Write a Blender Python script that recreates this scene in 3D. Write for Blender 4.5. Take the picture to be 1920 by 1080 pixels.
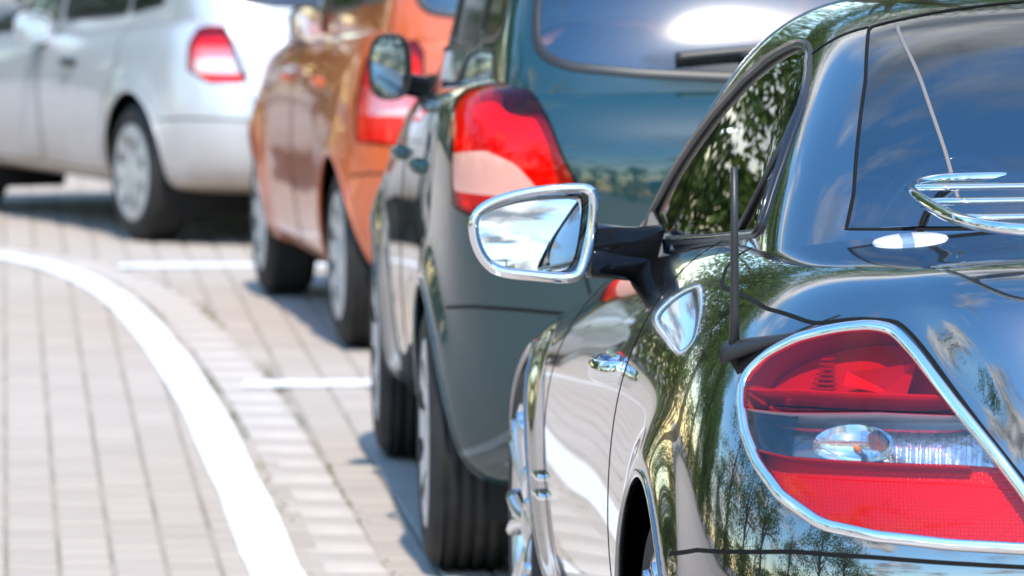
import bpy, math, random
import numpy as np
from math import radians, sin, cos, pi
from mathutils.geometry import delaunay_2d_cdt
from mathutils import Vector

random.seed(4); RNG = np.random.default_rng(4)
scene = bpy.context.scene
for o in list(bpy.data.objects): bpy.data.objects.remove(o)
COL = scene.collection

# ------------------------------------------------------------------ camera
CAM_H, F_PX, PITCH = 1.6, 11600.0, math.atan(840 / 11600.0)
cam_data = bpy.data.cameras.new('camera'); cam = bpy.data.objects.new('camera', cam_data)
COL.objects.link(cam); scene.camera = cam
cam.location = (0, 0, CAM_H); cam.rotation_euler = (pi / 2 - PITCH, 0, 0)
cam_data.sensor_width = 36; cam_data.lens = F_PX / 1920 * 36
cam_data.clip_start = 0.1; cam_data.clip_end = 2000
cam_data.dof.use_dof = True; cam_data.dof.focus_distance = 9.3; cam_data.dof.aperture_fstop = 8.5

# ------------------------------------------------------------------ sky, sun, exposure
SUN_EL, SUN_AZ = radians(57), radians(174)        # azimuth clockwise from +Y: behind the camera
world = bpy.data.worlds.new('World'); scene.world = world; world.use_nodes = True
wn, wl = world.node_tree.nodes, world.node_tree.links
wn.clear()
wout = wn.new('ShaderNodeOutputWorld'); wbg = wn.new('ShaderNodeBackground')
sky = wn.new('ShaderNodeTexSky'); sky.sky_type = 'NISHITA'; sky.sun_disc = False
sky.ozone_density = 4.0; sky.air_density = 1.5; sky.dust_density = 0.3; sky.sun_elevation = SUN_EL; sky.sun_rotation = SUN_AZ
wbg.inputs[1].default_value = 0.15
tc = wn.new('ShaderNodeTexCoord'); sep = wn.new('ShaderNodeSeparateXYZ'); wl.new(tc.outputs['Generated'], sep.inputs[0])
mx = wn.new('ShaderNodeMath'); mx.operation = 'MAXIMUM'; mx.inputs[1].default_value = 0.14; wl.new(sep.outputs[2], mx.inputs[0])
dv = wn.new('ShaderNodeVectorMath'); dv.operation = 'DIVIDE'; cmb = wn.new('ShaderNodeCombineXYZ')
for k in range(3): wl.new(mx.outputs[0], cmb.inputs[k])
wl.new(tc.outputs['Generated'], dv.inputs[0]); wl.new(cmb.outputs[0], dv.inputs[1])
cn = wn.new('ShaderNodeTexNoise'); cn.inputs['Scale'].default_value = 0.85; cn.inputs['Detail'].default_value = 9
cn.inputs['Roughness'].default_value = 0.56; cn.inputs['Distortion'].default_value = 0.4
wl.new(dv.outputs[0], cn.inputs['Vector'])
cr = wn.new('ShaderNodeValToRGB'); cr.color_ramp.elements[0].position = 0.495; cr.color_ramp.elements[1].position = 0.615
wl.new(cn.outputs['Fac'], cr.inputs[0])
cn2 = wn.new('ShaderNodeTexNoise'); cn2.inputs['Scale'].default_value = 2.1; cn2.inputs['Detail'].default_value = 7
wl.new(dv.outputs[0], cn2.inputs['Vector'])
cr2 = wn.new('ShaderNodeValToRGB'); cr2.color_ramp.elements[0].position = 0.40; cr2.color_ramp.elements[1].position = 0.63
cr2.color_ramp.elements[0].color = (1.5, 1.75, 2.1, 1); cr2.color_ramp.elements[1].color = (5.8, 5.9, 6.0, 1)
wl.new(cn2.outputs['Fac'], cr2.inputs[0])
hs = wn.new('ShaderNodeHueSaturation'); hs.inputs['Saturation'].default_value = 1.25; hs.inputs['Value'].default_value = 1.4
wmix = wn.new('ShaderNodeMix'); wmix.data_type = 'RGBA'
wl.new(cr.outputs[0], wmix.inputs[0]); wl.new(sky.outputs[0], hs.inputs['Color']); wl.new(hs.outputs[0], wmix.inputs[6]); wl.new(cr2.outputs[0], wmix.inputs[7])
wl.new(wmix.outputs[2], wbg.inputs[0]); wl.new(wbg.outputs[0], wout.inputs[0])

sun_data = bpy.data.lights.new('sun', 'SUN'); sun_data.energy = 3.0; sun_data.angle = radians(1.2); sun_data.color = (1, 0.93, 0.81)
sun = bpy.data.objects.new('sun', sun_data); COL.objects.link(sun)
sdir = Vector((sin(SUN_AZ) * cos(SUN_EL), cos(SUN_AZ) * cos(SUN_EL), sin(SUN_EL)))
sun.rotation_euler = sdir.to_track_quat('Z', 'Y').to_euler()
scene.view_settings.view_transform = 'Standard'; scene.view_settings.look = 'None'
scene.view_settings.exposure = 0.98; scene.view_settings.gamma = 1
scene.render.engine = 'CYCLES'
scene.cycles.use_denoising = True; scene.cycles.max_bounces = 10; scene.cycles.transparent_max_bounces = 16
scene.cycles.caustics_reflective = False; scene.cycles.caustics_refractive = False
scene.cycles.sample_clamp_indirect = 8

# ------------------------------------------------------------------ numpy surface library
def itp(tab, y):
    """smooth interpolation through (y, value) pairs; a number is constant"""
    y = np.asarray(y, float)
    if np.isscalar(tab): return np.full(y.shape, float(tab))
    xs = np.array([p[0] for p in tab], float); vs = np.array([p[1] for p in tab], float)
    h = np.diff(xs); d = np.diff(vs) / h; m = np.zeros(len(xs)); m[0], m[-1] = d[0], d[-1]
    for i in range(1, len(xs) - 1):
        if d[i - 1] * d[i] > 0: m[i] = 2 / (1 / d[i - 1] + 1 / d[i])
    yc = np.clip(y, xs[0], xs[-1]); i = np.clip(np.searchsorted(xs, yc) - 1, 0, len(xs) - 2)
    t = (yc - xs[i]) / h[i]
    return ((1 + 2 * t) * (1 - t) ** 2 * vs[i] + t * (1 - t) ** 2 * h[i] * m[i] + t * t * (3 - 2 * t) * vs[i + 1] + t * t * (t - 1) * h[i] * m[i + 1])

TH = [0, 17, 33, 48, 63, 77]
def make_net(rows, nside=14):
    net = []
    for r in rows:
        yr, yf = r['yr'], r['yf']; Dr, Df = r.get('Dr', .5), r.get('Df', .6); nr, nf = r.get('nr', 3.), r.get('nf', 2.6)
        L = []
        wf = float(itp(r['w'], yf - Df)); wr = float(itp(r['w'], yr + Dr))
        for th in TH:
            a = radians(th); L.append((-wf * sin(a) ** (2 / nf), yf - Df * (1 - cos(a) ** (2 / nf))))
        for t in np.linspace(0, 1, nside):
            y = (yf - Df) * (1 - t) + (yr + Dr) * t; L.append((-float(itp(r['w'], y)), y))
        for th in TH[::-1]:
            a = radians(th); L.append((-wr * sin(a) ** (2 / nr), yr + Dr * (1 - cos(a) ** (2 / nr))))
        L = np.array(L); z = itp(r['z'], L[:, 1])
        P = np.column_stack([L, z]); R = P[1:-1][::-1] * np.array([-1, 1, 1])
        net.append(np.vstack([P, R]))
    return np.array(net)

def _bas(f):
    return np.stack([(1 - f) ** 3 / 6, (3 * f ** 3 - 6 * f ** 2 + 4) / 6, (-3 * f ** 3 + 3 * f ** 2 + 3 * f + 1) / 6, f ** 3 / 6], -1)

class Shell:
    """closed bicubic surface; s runs front centre > left side > rear centre > right side, v from the bottom to the centreline"""
    def __init__(self, rows, nside=14, disp=None):
        net = make_net(rows, nside); self.nv, self.ns = net.shape[0], net.shape[1]; self.M = self.ns // 2
        self.net = np.concatenate([[2 * net[0] - net[1]], net, [net[-2] * np.array([-1, 1, 1])]]); self.disp = disp; self.vmax = self.nv - 1.0
        self._g = None
    def raw(self, s, v):
        s = np.asarray(s, float); v = np.clip(np.asarray(v, float), 0, self.vmax - 1e-6)
        i = np.floor(s).astype(int); bs = _bas(s - i); j = np.floor(v).astype(int); bv = _bas(v - j)
        out = 0
        for a in range(4):
            for b in range(4):
                out = out + (bv[..., a] * bs[..., b])[..., None] * self.net[j + a, (i + b - 1) % self.ns]
        return out
    def P(self, s, v):
        p = self.raw(s, v)
        return self.disp(p) if self.disp else p
    def PN(self, s, v):
        s = np.asarray(s, float); v = np.clip(np.asarray(v, float), 0, self.vmax - 1e-4); e = 2e-3
        p = self.P(s, v); ds = self.P(s + e, v) - self.P(s - e, v); dvv = self.P(s, np.minimum(v + e, self.vmax - 1e-5)) - self.P(s, np.maximum(v - e, 0))
        n = np.cross(ds, dvv); l = np.linalg.norm(n, axis=-1, keepdims=True); n = np.where(l > 1e-12, n / np.maximum(l, 1e-12), np.array([0, 0, 1.]))
        return p, n
    def grid(self):
        if self._g is None:
            s = np.linspace(0, self.ns, 520, endpoint=False); v = np.linspace(0, self.vmax - 1e-4, 150)
            S, V = np.meshgrid(s, v); self._g = (S.ravel(), V.ravel(), self.P(S, V).reshape(-1, 3))
        return self._g
    def inv(self, pts, axes=(0, 1, 2), side=None):
        """closest (s, v) of points given by some of their coordinates; side 'L' or 'B' (rear) restricts the search"""
        S, V, G = self.grid(); pts = np.asarray(pts, float); ax = list(axes)
        m = np.ones(len(S), bool)
        if side == 'L': m = (G[:, 0] < 0) & (S > 2) & (S < self.M - 1.5)
        if side == 'B': m = (S > self.M - 6.5) & (S < self.M + 6.5)
        if side == 'F': m = (S < 6.5) | (S > self.ns - 6.5)
        S, V, G = S[m], V[m], G[m][:, ax]; out = []
        for p in pts:
            k = np.argmin(((G - p) ** 2).sum(1)); s, v = S[k], V[k]
            for _ in range(5):
                q = self.P(s, v)[ax]; e = 1e-3
                J = np.stack([(self.P(s + e, v)[ax] - q) / e, (self.P(s, v + e)[ax] - q) / e], 1)
                dlt = np.linalg.lstsq(J, p - q, rcond=None)[0]; dlt = np.clip(dlt, -.3, .3); s += dlt[0]; v = min(max(v + dlt[1], 0), self.vmax - 1e-3)
            if side == 'F' and s > self.M: s -= self.ns
            out.append((s, v))
        return np.array(out)
    def mir(self, sv):
        sv = np.array(sv, float); sv[:, 0] = 2 * self.M - sv[:, 0]; return sv[::-1]

def chaikin(p, n=3, closed=True):
    p = np.asarray(p, float)
    for _ in range(n):
        q = np.roll(p, -1, 0) if closed else p[1:]; a = p if closed else p[:-1]
        r = np.empty((2 * len(a), p.shape[1])); r[0::2] = .75 * a + .25 * q; r[1::2] = .25 * a + .75 * q
        p = r if closed else np.vstack([p[:1], r, p[-1:]])
    return p
def resample(p, n, closed=True):
    p = np.asarray(p, float)
    if closed: p = np.vstack([p, p[:1]])
    d = np.r_[0, np.cumsum(np.linalg.norm(np.diff(p, axis=0), axis=1))]
    t = np.linspace(0, d[-1], n, endpoint=not closed)
    return np.column_stack([np.interp(t, d, p[:, k]) for k in range(p.shape[1])])
def inpoly(pts, poly):
    x, y = pts[:, 0], pts[:, 1]; c = np.zeros(len(pts), bool); bb = (x >= poly[:, 0].min()) & (x <= poly[:, 0].max()) & (y >= poly[:, 1].min()) & (y <= poly[:, 1].max())
    if not bb.any(): return c
    X, Y = x[bb], y[bb]; cc = np.zeros(len(X), bool); q = np.roll(poly, 1, 0)
    for (x1, y1), (x2, y2) in zip(poly, q):
        if y1 == y2: continue
        cc ^= ((y1 > Y) != (y2 > Y)) & (X < (x2 - x1) * (Y - y1) / (y2 - y1) + x1)
    c[bb] = cc; return c
def snap_to(pts, poly, tol):
    """move grid points that lie within tol (in grid cells) of the outline onto it"""
    a = poly; b = np.roll(poly, -1, 0); lo, hi = poly.min(0) - tol, poly.max(0) + tol
    idx = np.where(((pts >= lo) & (pts <= hi)).all(1))[0]
    if not len(idx): return pts
    P = pts[idx]; ab = (b - a) / tol; best = np.full(len(P), 9e9); bp = P.copy()
    for k in range(len(a)):
        ap = (P - a[k]) / tol; L = (ab[k] ** 2).sum()
        if L < 1e-14: continue
        t = np.clip((ap @ ab[k]) / L, 0, 1); q = a[k] + t[:, None] * (b[k] - a[k]); d = (((P - q) / tol) ** 2).sum(1)
        m = d < best; best[m] = d[m]; bp[m] = q[m]
    m = best < 1.0; pts = pts.copy(); pts[idx[m]] = bp[m]; return pts

# ------------------------------------------------------------------ object helpers
def mesh_obj(name, verts, faces, mat, parent=None, smooth=True, normals=None, label=None):
    me = bpy.data.meshes.new(name); me.from_pydata([tuple(map(float, v)) for v in verts], [], [tuple(map(int, f)) for f in faces]); me.update()
    if smooth: me.polygons.foreach_set('use_smooth', [True] * len(me.polygons))
    if normals is not None: me.normals_split_custom_set_from_vertices([tuple(map(float, n)) for n in normals])
    if mat: me.materials.append(mat)
    o = bpy.data.objects.new(name, me); COL.objects.link(o)
    if parent: o.parent = parent
    if label: o['label'] = label
    return o
def empty(name, parent=None, loc=(0, 0, 0), rz=0):
    o = bpy.data.objects.new(name, None); COL.objects.link(o); o.location = loc; o.rotation_euler = (0, 0, rz); o.empty_display_size = .1
    if parent: o.parent = parent
    return o
def tag(o, label=None, cat=None, group=None, kind=None):
    for k, v in (('label', label), ('category', cat), ('group', group), ('kind', kind)):
        if v: o[k] = v
    return o
class MB:
    def __init__(self): self.v = []; self.f = []; self.n = 0
    def add(self, v, f):
        v = np.asarray(v, float); self.v.append(v); self.f += [tuple(int(i) + self.n for i in q) for q in f]; self.n += len(v); return self
    def build(self, name, mat, parent=None, smooth=True, label=None):
        return mesh_obj(name, np.vstack(self.v), self.f, mat, parent, smooth, label=label)
def box(c, d, R=None, bev=0.0):
    """box with chamfered edges: centre, full size"""
    d = np.array(d, float) / 2; b = min(bev, d.min() * .9) if bev else 0
    if not b:
        v = np.array([(x, y, z) for x in (-1, 1) for y in (-1, 1) for z in (-1, 1)]) * d
        f = [(0, 1, 3, 2), (4, 6, 7, 5), (0, 4, 5, 1), (2, 3, 7, 6), (0, 2, 6, 4), (1, 5, 7, 3)]
    else:
        v = []; idx = {}
        for x in (-1, 1):
            for y in (-1, 1):
                for z in (-1, 1):
                    for k in range(3):
                        p = np.array([x, y, z]) * (d - b); p[k] += b * (x, y, z)[k]; idx[x, y, z, k] = len(v); v.append(p)
        f = []; I = idx
        for k in range(3):
            a, c2 = [q for q in range(3) if q != k]
            for sg in (-1, 1):
                q = []
                for (ua, uc) in ((-1, -1), (1, -1), (1, 1), (-1, 1)):
                    t = [0, 0, 0]; t[k] = sg; t[a] = ua; t[c2] = uc; q.append(I[(*t, k)])
                f.append(q)
            for ua in (-1, 1):
                for uc in (-1, 1):
                    q = []
                    for sg, kk in ((-1, a), (1, a), (1, c2), (-1, c2)):
                        t = [0, 0, 0]; t[k] = sg; t[a] = ua; t[c2] = uc; q.append(I[(*t, kk)])
                    f.append(q)
        for x in (-1, 1):
            for y in (-1, 1):
                for z in (-1, 1): f.append([I[x, y, z, k] for k in range(3)])
        v = np.array(v)
    v = np.asarray(v, float)
    if R is not None: v = v @ np.asarray(R).T
    return v + np.array(c, float), f
def rotm(ax=0, ay=0, az=0):
    cx, sx, cy, sy, cz, sz = cos(ax), sin(ax), cos(ay), sin(ay), cos(az), sin(az)
    return np.array([[cz, -sz, 0], [sz, cz, 0], [0, 0, 1]]) @ np.array([[cy, 0, sy], [0, 1, 0], [-sy, 0, cy]]) @ np.array([[1, 0, 0], [0, cx, -sx], [0, sx, cx]])
def tube(path, rad, n=12, closed=False, caps=True):
    path = np.asarray(path, float); m = len(path); rad = np.broadcast_to(np.asarray(rad, float), (m,))
    T = np.gradient(path, axis=0) if not closed else (np.roll(path, -1, 0) - np.roll(path, 1, 0)); T /= np.linalg.norm(T, axis=1, keepdims=True)
    up = np.array([0, 0, 1.]) if abs(T[0, 2]) < .9 else np.array([0, 1., 0]); N = np.cross(T[0], up); N /= np.linalg.norm(N); V = []
    for k in range(m):
        N = N - T[k] * (N @ T[k]); N /= np.linalg.norm(N); B = np.cross(T[k], N); a = np.arange(n) / n * 2 * pi
        V.append(path[k] + rad[k] * (np.cos(a)[:, None] * N + np.sin(a)[:, None] * B))
    F = []; mm = m if closed else m - 1
    for k in range(mm):
        k2 = (k + 1) % m
        for i in range(n): F.append((k * n + i, k * n + (i + 1) % n, k2 * n + (i + 1) % n, k2 * n + i))
    if caps and not closed: F += [tuple(range(n))[::-1], tuple(range((m - 1) * n, m * n))]
    return np.vstack(V), F
def sweep(path, nrm, prof, closed=True):
    """sweep a closed profile (across, out) along a path on a surface with normals nrm"""
    path = np.asarray(path, float); m = len(path); T = (np.roll(path, -1, 0) - np.roll(path, 1, 0)) if closed else np.gradient(path, axis=0)
    T /= np.maximum(np.linalg.norm(T, axis=1, keepdims=True), 1e-9); B = np.cross(T, nrm); B /= np.maximum(np.linalg.norm(B, axis=1, keepdims=True), 1e-9)
    prof = np.asarray(prof, float); n = len(prof); V = (path[:, None, :] + prof[None, :, 0, None] * B[:, None, :] + prof[None, :, 1, None] * nrm[:, None, :]).reshape(-1, 3); F = []
    for k in range(m if closed else m - 1):
        k2 = (k + 1) % m
        for i in range(n): F.append((k * n + i, k2 * n + i, k2 * n + (i + 1) % n, k * n + (i + 1) % n))
    if not closed: F += [tuple(range(n)), tuple(range((m - 1) * n, m * n))[::-1]]
    return V, F
def rprof(w, h, base=-.004, n=8):
    """half-round trim profile"""
    a = np.linspace(0, pi, n); p = np.column_stack([w / 2 * np.cos(a), h * np.sin(a)]); return np.vstack([p, [[-w / 2, base], [w / 2, base]]])
def lathe(prof, n=48, axis_x=True):
    """revolve (x, r) about the x axis"""
    prof = np.asarray(prof, float); m = len(prof); a = np.arange(n) / n * 2 * pi
    V = np.stack([np.repeat(prof[:, 0:1], n, 1), prof[:, 1:2] * np.cos(a), prof[:, 1:2] * np.sin(a)], -1).reshape(-1, 3); F = []
    for k in range(m - 1):
        for i in range(n): F.append((k * n + i, k * n + (i + 1) % n, (k + 1) * n + (i + 1) % n, (k + 1) * n + i))
    return V, F

def shell_parts(sh, ns, nv, holes, regions, keep=None, vlim=None):
    """mesh the shell on a grid; faces in a hole go, faces in a region become that region's own mesh"""
    s = np.linspace(0, sh.ns, ns, endpoint=False); v = np.linspace(*(vlim or (0, sh.vmax - 1e-3)), nv)
    S, V = np.meshgrid(s, v); uv = np.column_stack([S.ravel(), V.ravel()]); tol = np.array([sh.ns / ns, (v[1] - v[0])]) * .62
    for poly in holes + [r[1] for r in regions]:
        for off in (0, sh.ns, -sh.ns): uv = snap_to(uv, poly + np.array([off, 0]), tol)
    P, N = sh.PN(uv[:, 0], uv[:, 1])
    J, I = np.meshgrid(np.arange(nv - 1), np.arange(ns), indexing='ij'); I2 = (I + 1) % ns
    F = np.stack([J * ns + I, J * ns + I2, (J + 1) * ns + I2, (J + 1) * ns + I], -1).reshape(-1, 4)
    U = uv[F].copy(); wrap = (U[..., 0].max(1) - U[..., 0].min(1)) > sh.ns / 2; Uw = U[wrap]; Uw[..., 0] = np.where(Uw[..., 0] > sh.ns / 2, Uw[..., 0] - sh.ns, Uw[..., 0]); U[wrap] = Uw
    C = U.mean(1); lab = np.zeros(len(F), int)
    for k, (nm, poly) in enumerate(regions):
        for off in (0, sh.ns, -sh.ns): lab[inpoly(C + np.array([off, 0]), poly)] = k + 1
    for poly in holes:
        for off in (0, sh.ns, -sh.ns): lab[inpoly(C + np.array([off, 0]), poly)] = -1
    if keep is not None: lab[~keep(P[F].mean(1))] = -1
    out = {}
    for k, nm in enumerate(['body'] + [r[0] for r in regions]):
        f = F[lab == k]
        if not len(f): continue
        u, inv = np.unique(f, return_inverse=True); out.setdefault(nm, []).append((P[u], inv.reshape(f.shape), N[u]))
    return out
def patch(sh, poly, name, mat, parent, off=0.0, step=(.12, .12), dome=0.0, label=None):
    """a piece of the shell bounded by a closed outline in (s, v), lifted by off"""
    poly = np.asarray(poly); lo, hi = poly.min(0), poly.max(0); gs = np.arange(lo[0] + step[0] / 2, hi[0], step[0]); gv = np.arange(lo[1] + step[1] / 2, hi[1], step[1])
    G = np.array([(a, b) for a in gs for b in gv]); 
    if len(G):
        G = G[inpoly(G, poly)]; d = np.full(len(G), 9e9)
        for k in range(len(poly)): d = np.minimum(d, (((G - poly[k]) / np.array(step)) ** 2).sum(1))
        G = G[d > .16]
    pts = np.vstack([poly, G]) if len(G) else poly
    sc = np.array([1 / step[0], 1 / step[1]]); n = len(poly)
    r = delaunay_2d_cdt([Vector(p * sc) for p in pts], [(i, (i + 1) % n) for i in range(n)], [], 1, 1e-6)
    q = np.array([tuple(p) for p in r[0]]) / sc; P, N = sh.PN(q[:, 0], q[:, 1])
    P = P + N * off
    F = []
    for f in r[2]:
        a, b, c = P[f[0]], P[f[1]], P[f[2]]
        F.append(f if np.dot(np.cross(b - a, c - a), N[f[0]]) > 0 else f[::-1])
    return mesh_obj(name, P, F, mat, parent, True, N, label)
def ring(sh, poly, name, mat, parent, w=.012, h=.005, off=0, n=None, label=None, prof=None):
    p = resample(poly, n or max(60, len(poly))); P, N = sh.PN(p[:, 0], p[:, 1]); V, F = sweep(P + N * off, N, rprof(w, h) if prof is None else prof); return mesh_obj(name, V, F, mat, parent, True, label=label)
def ribbon(sh, line, name, mat, parent, w=.005, off=.0008):
    p = resample(chaikin(line, 3, False), 120, False); P, N = sh.PN(p[:, 0], p[:, 1])
    V, F = sweep(P + N * off, N, [(-w / 2, -.002), (-w / 2, 0), (w / 2, 0), (w / 2, -.002)], False); return mesh_obj(name, V, F, mat, parent, False)

# ------------------------------------------------------------------ materials
def new_mat(name):
    m = bpy.data.materials.new(name); m.use_nodes = True; nt = m.node_tree; nt.nodes.clear()
    out = nt.nodes.new('ShaderNodeOutputMaterial'); return m, nt.nodes, nt.links, out
def pbr(name, col, rough=.5, metal=0, coat=0, spec=.5, var=0, scale=8, bump=0, bscale=200, dirt=None, rvar=0, coat_rough=.01, coat_ior=1.5):
    m, n, l, out = new_mat(name); b = n.new('ShaderNodeBsdfPrincipled'); l.new(b.outputs[0], out.inputs[0])
    b.inputs['Base Color'].default_value = (*col, 1); b.inputs['Roughness'].default_value = rough; b.inputs['Metallic'].default_value = metal
    b.inputs['Coat IOR'].default_value = coat_ior; b.inputs['Coat Weight'].default_value = coat; b.inputs['Coat Roughness'].default_value = coat_rough; b.inputs['Specular IOR Level'].default_value = spec
    tcn = n.new('ShaderNodeTexCoord'); src = None
    if var:
        nz = n.new('ShaderNodeTexNoise'); nz.inputs['Scale'].default_value = scale; nz.inputs['Detail'].default_value = 6; l.new(tcn.outputs['Object'], nz.inputs['Vector'])
        rp = n.new('ShaderNodeValToRGB'); rp.color_ramp.elements[0].position = .3; rp.color_ramp.elements[1].position = .7
        rp.color_ramp.elements[0].color = (*[c * (1 - var) for c in col], 1); rp.color_ramp.elements[1].color = (*[min(1, c * (1 + var)) for c in col], 1)
        l.new(nz.outputs['Fac'], rp.inputs[0]); src = rp.outputs[0]
    if dirt:
        # road film: thicker low on the panels, broken up by streaky noise
        dc, ztop, amt = dirt
        sp = n.new('ShaderNodeSeparateXYZ'); l.new(tcn.outputs['Object'], sp.inputs[0])
        mr = n.new('ShaderNodeMapRange'); mr.inputs[1].default_value = ztop; mr.inputs[2].default_value = .15; mr.inputs[3].default_value = 0; mr.inputs[4].default_value = amt; l.new(sp.outputs[2], mr.inputs[0])
        nz2 = n.new('ShaderNodeTexNoise'); nz2.inputs['Scale'].default_value = 5; nz2.inputs['Detail'].default_value = 8; l.new(tcn.outputs['Object'], nz2.inputs['Vector'])
        mu = n.new('ShaderNodeMath'); mu.operation = 'MULTIPLY'; l.new(mr.outputs[0], mu.inputs[0]); l.new(nz2.outputs['Fac'], mu.inputs[1])
        mu2 = n.new('ShaderNodeMath'); mu2.operation = 'MULTIPLY'; mu2.use_clamp = True; mu2.inputs[1].default_value = 2; l.new(mu.outputs[0], mu2.inputs[0])
        mxn = n.new('ShaderNodeMix'); mxn.data_type = 'RGBA'; l.new(mu2.outputs[0], mxn.inputs[0]); mxn.inputs[7].default_value = (*dc, 1); mxn.inputs[6].default_value = (*col, 1)
        if src: l.new(src, mxn.inputs[6])
        src = mxn.outputs[2]
        inv = n.new('ShaderNodeMath'); inv.operation = 'MULTIPLY_ADD'; inv.inputs[1].default_value = -coat; inv.inputs[2].default_value = coat; l.new(mu2.outputs[0], inv.inputs[0]); l.new(inv.outputs[0], b.inputs['Coat Weight'])
    if src: l.new(src, b.inputs['Base Color'])
    if rvar:
        nz3 = n.new('ShaderNodeTexNoise'); nz3.inputs['Scale'].default_value = 12; nz3.inputs['Detail'].default_value = 6; l.new(tcn.outputs['Object'], nz3.inputs['Vector'])
        mr3 = n.new('ShaderNodeMapRange'); mr3.inputs[3].default_value = max(0, rough - rvar); mr3.inputs[4].default_value = rough + rvar; l.new(nz3.outputs['Fac'], mr3.inputs[0]); l.new(mr3.outputs[0], b.inputs['Roughness'])
    if bump:
        nb = n.new('ShaderNodeTexNoise'); nb.inputs['Scale'].default_value = bscale; nb.inputs['Detail'].default_value = 4; l.new(tcn.outputs['Object'], nb.inputs['Vector'])
        bp = n.new('ShaderNodeBump'); bp.inputs['Strength'].default_value = bump; bp.inputs['Distance'].default_value = .002; l.new(nb.outputs['Fac'], bp.inputs['Height']); l.new(bp.outputs[0], b.inputs['Normal'])
    return m
def glassy(name, tint, ior=1.55, rough=0.0, rib=0, axis=2):
    """thin coloured pane: clear with a Fresnel reflection"""
    m, n, l, out = new_mat(name); tr = n.new('ShaderNodeBsdfTransparent'); tr.inputs[0].default_value = (*tint, 1)
    gl = n.new('ShaderNodeBsdfGlossy'); gl.inputs['Roughness'].default_value = rough
    # Schlick reflectance, the same from both sides of the thin pane
    f0 = ((ior - 1) / (ior + 1)) ** 2; lw = n.new('ShaderNodeLayerWeight'); lw.inputs[0].default_value = .5
    pw_ = n.new('ShaderNodeMath'); pw_.operation = 'POWER'; pw_.inputs[1].default_value = 5; l.new(lw.outputs['Facing'], pw_.inputs[0])
    ma = n.new('ShaderNodeMath'); ma.operation = 'MULTIPLY_ADD'; ma.inputs[1].default_value = 1 - f0; ma.inputs[2].default_value = f0; l.new(pw_.outputs[0], ma.inputs[0])
    mi = n.new('ShaderNodeMixShader'); l.new(ma.outputs[0], mi.inputs[0]); l.new(tr.outputs[0], mi.inputs[1]); l.new(gl.outputs[0], mi.inputs[2]); l.new(mi.outputs[0], out.inputs[0])
    return m

M = {}
M['black'] = pbr('black_paint', (.004, .0045, .006), .12, 0, 1, .5, coat_ior=2.85)
M['teal'] = pbr('teal_paint', (.0002, .027, .033), .55, 0, 1, .15, coat_ior=1.7)
M['orange'] = pbr('orange_paint', (.62, .105, .02), .35, .2, 1, .5, dirt=((.34, .22, .15), .7, .5))
M['silver'] = pbr('silver_paint', (.58, .59, .61), .34, .4, 1, .5, dirt=((.30, .22, .14), .55, .8))
M['chrome'] = pbr('chrome', (.82, .83, .85), .045, 1)
M['alloy'] = pbr('alloy', (.62, .63, .65), .22, 1, rvar=.08)
M['hub'] = pbr('hubcap_plastic', (.50, .51, .50), .35, .4, rvar=.1)
M['rubber'] = pbr('tyre_rubber', (.022, .021, .020), .78, 0, 0, .35, var=.35, scale=14, bump=.25, bscale=160)
M['plastic'] = pbr('black_plastic', (.018, .018, .019), .42, 0, 0, .5, bump=.08, bscale=500)
M['gloss_black'] = pbr('gloss_black', (.008, .008, .009), .08, 0, .6)
M['seal'] = pbr('grey_seal', (.16, .14, .13), .6)
M['gap'] = pbr('gap_shadow', (.004, .004, .004), .8, 0, 0, .2)
M['dark_shell'] = pbr('grey_plastic', (.05, .05, .055), .35)
M['dark'] = pbr('dark_liner', (.012, .012, .012), .9, 0, 0, .2)
M['cloth'] = pbr('seat_cloth', (.05, .05, .055), .9, 0, 0, .2, var=.3, scale=40)
M['grey_cloth'] = pbr('grey_seat_cloth', (.16, .17, .18), .9, 0, 0, .2, var=.3, scale=40)
M['disc'] = pbr('brake_disc', (.25, .24, .23), .4, 1)
M['glass'] = glassy('car_glass', (.34, .40, .39), 2.7, .07)
M['dark_glass'] = glassy('tinted_glass', (.10, .13, .15), 2.9)
M['red'] = glassy('red_lens', (.95, .012, .018), 1.55)
M['red2'] = glassy('bright_red_lens', (1, .04, .03), 1.55)
M['clear'] = glassy('clear_lens', (.9, .9, .9), 1.75)
M['smoke'] = glassy('smoked_lens', (.25, .25, .25), 1.65)
M['amber_lens'] = glassy('pale_orange_lens', (.95, .55, .42), 1.5)
M['reflector'] = pbr('lamp_reflector', (.9, .9, .9), .18, .9, bump=.6, bscale=90)
M['lampwhite'] = pbr('lamp_housing', (.85, .85, .85), .35, 0, bump=.5, bscale=120)
M['redbox'] = pbr('red_lamp_body', (.52, .05, .04), .3, .2, bump=.6, bscale=110)
M['dark_red'] = pbr('dark_red_rib', (.28, .05, .05), .4)
M['lampgrey'] = pbr('grey_lamp_body', (.32, .32, .33), .35, .3)
def prism_mat():
    m, n, l, out = new_mat('reflex_prisms'); b = n.new('ShaderNodeBsdfPrincipled'); l.new(b.outputs[0], out.inputs[0]); b.inputs['Base Color'].default_value = (.62, .07, .05, 1); b.inputs['Roughness'].default_value = .15; b.inputs['Metallic'].default_value = .3
    t = n.new('ShaderNodeTexCoord'); vo = n.new('ShaderNodeTexVoronoi'); vo.inputs['Scale'].default_value = 190; vo.inputs['Randomness'].default_value = .15; l.new(t.outputs['Object'], vo.inputs['Vector'])
    bp = n.new('ShaderNodeBump'); bp.inputs['Strength'].default_value = .45; bp.inputs['Distance'].default_value = .004; l.new(vo.outputs['Distance'], bp.inputs['Height']); l.new(bp.outputs[0], b.inputs['Normal']); return m
M['prism'] = prism_mat()
M['pale_lens'] = pbr('pale_pink_lens', (.72, .34, .27), .25, 0, 1, bump=.4, bscale=80)
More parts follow.
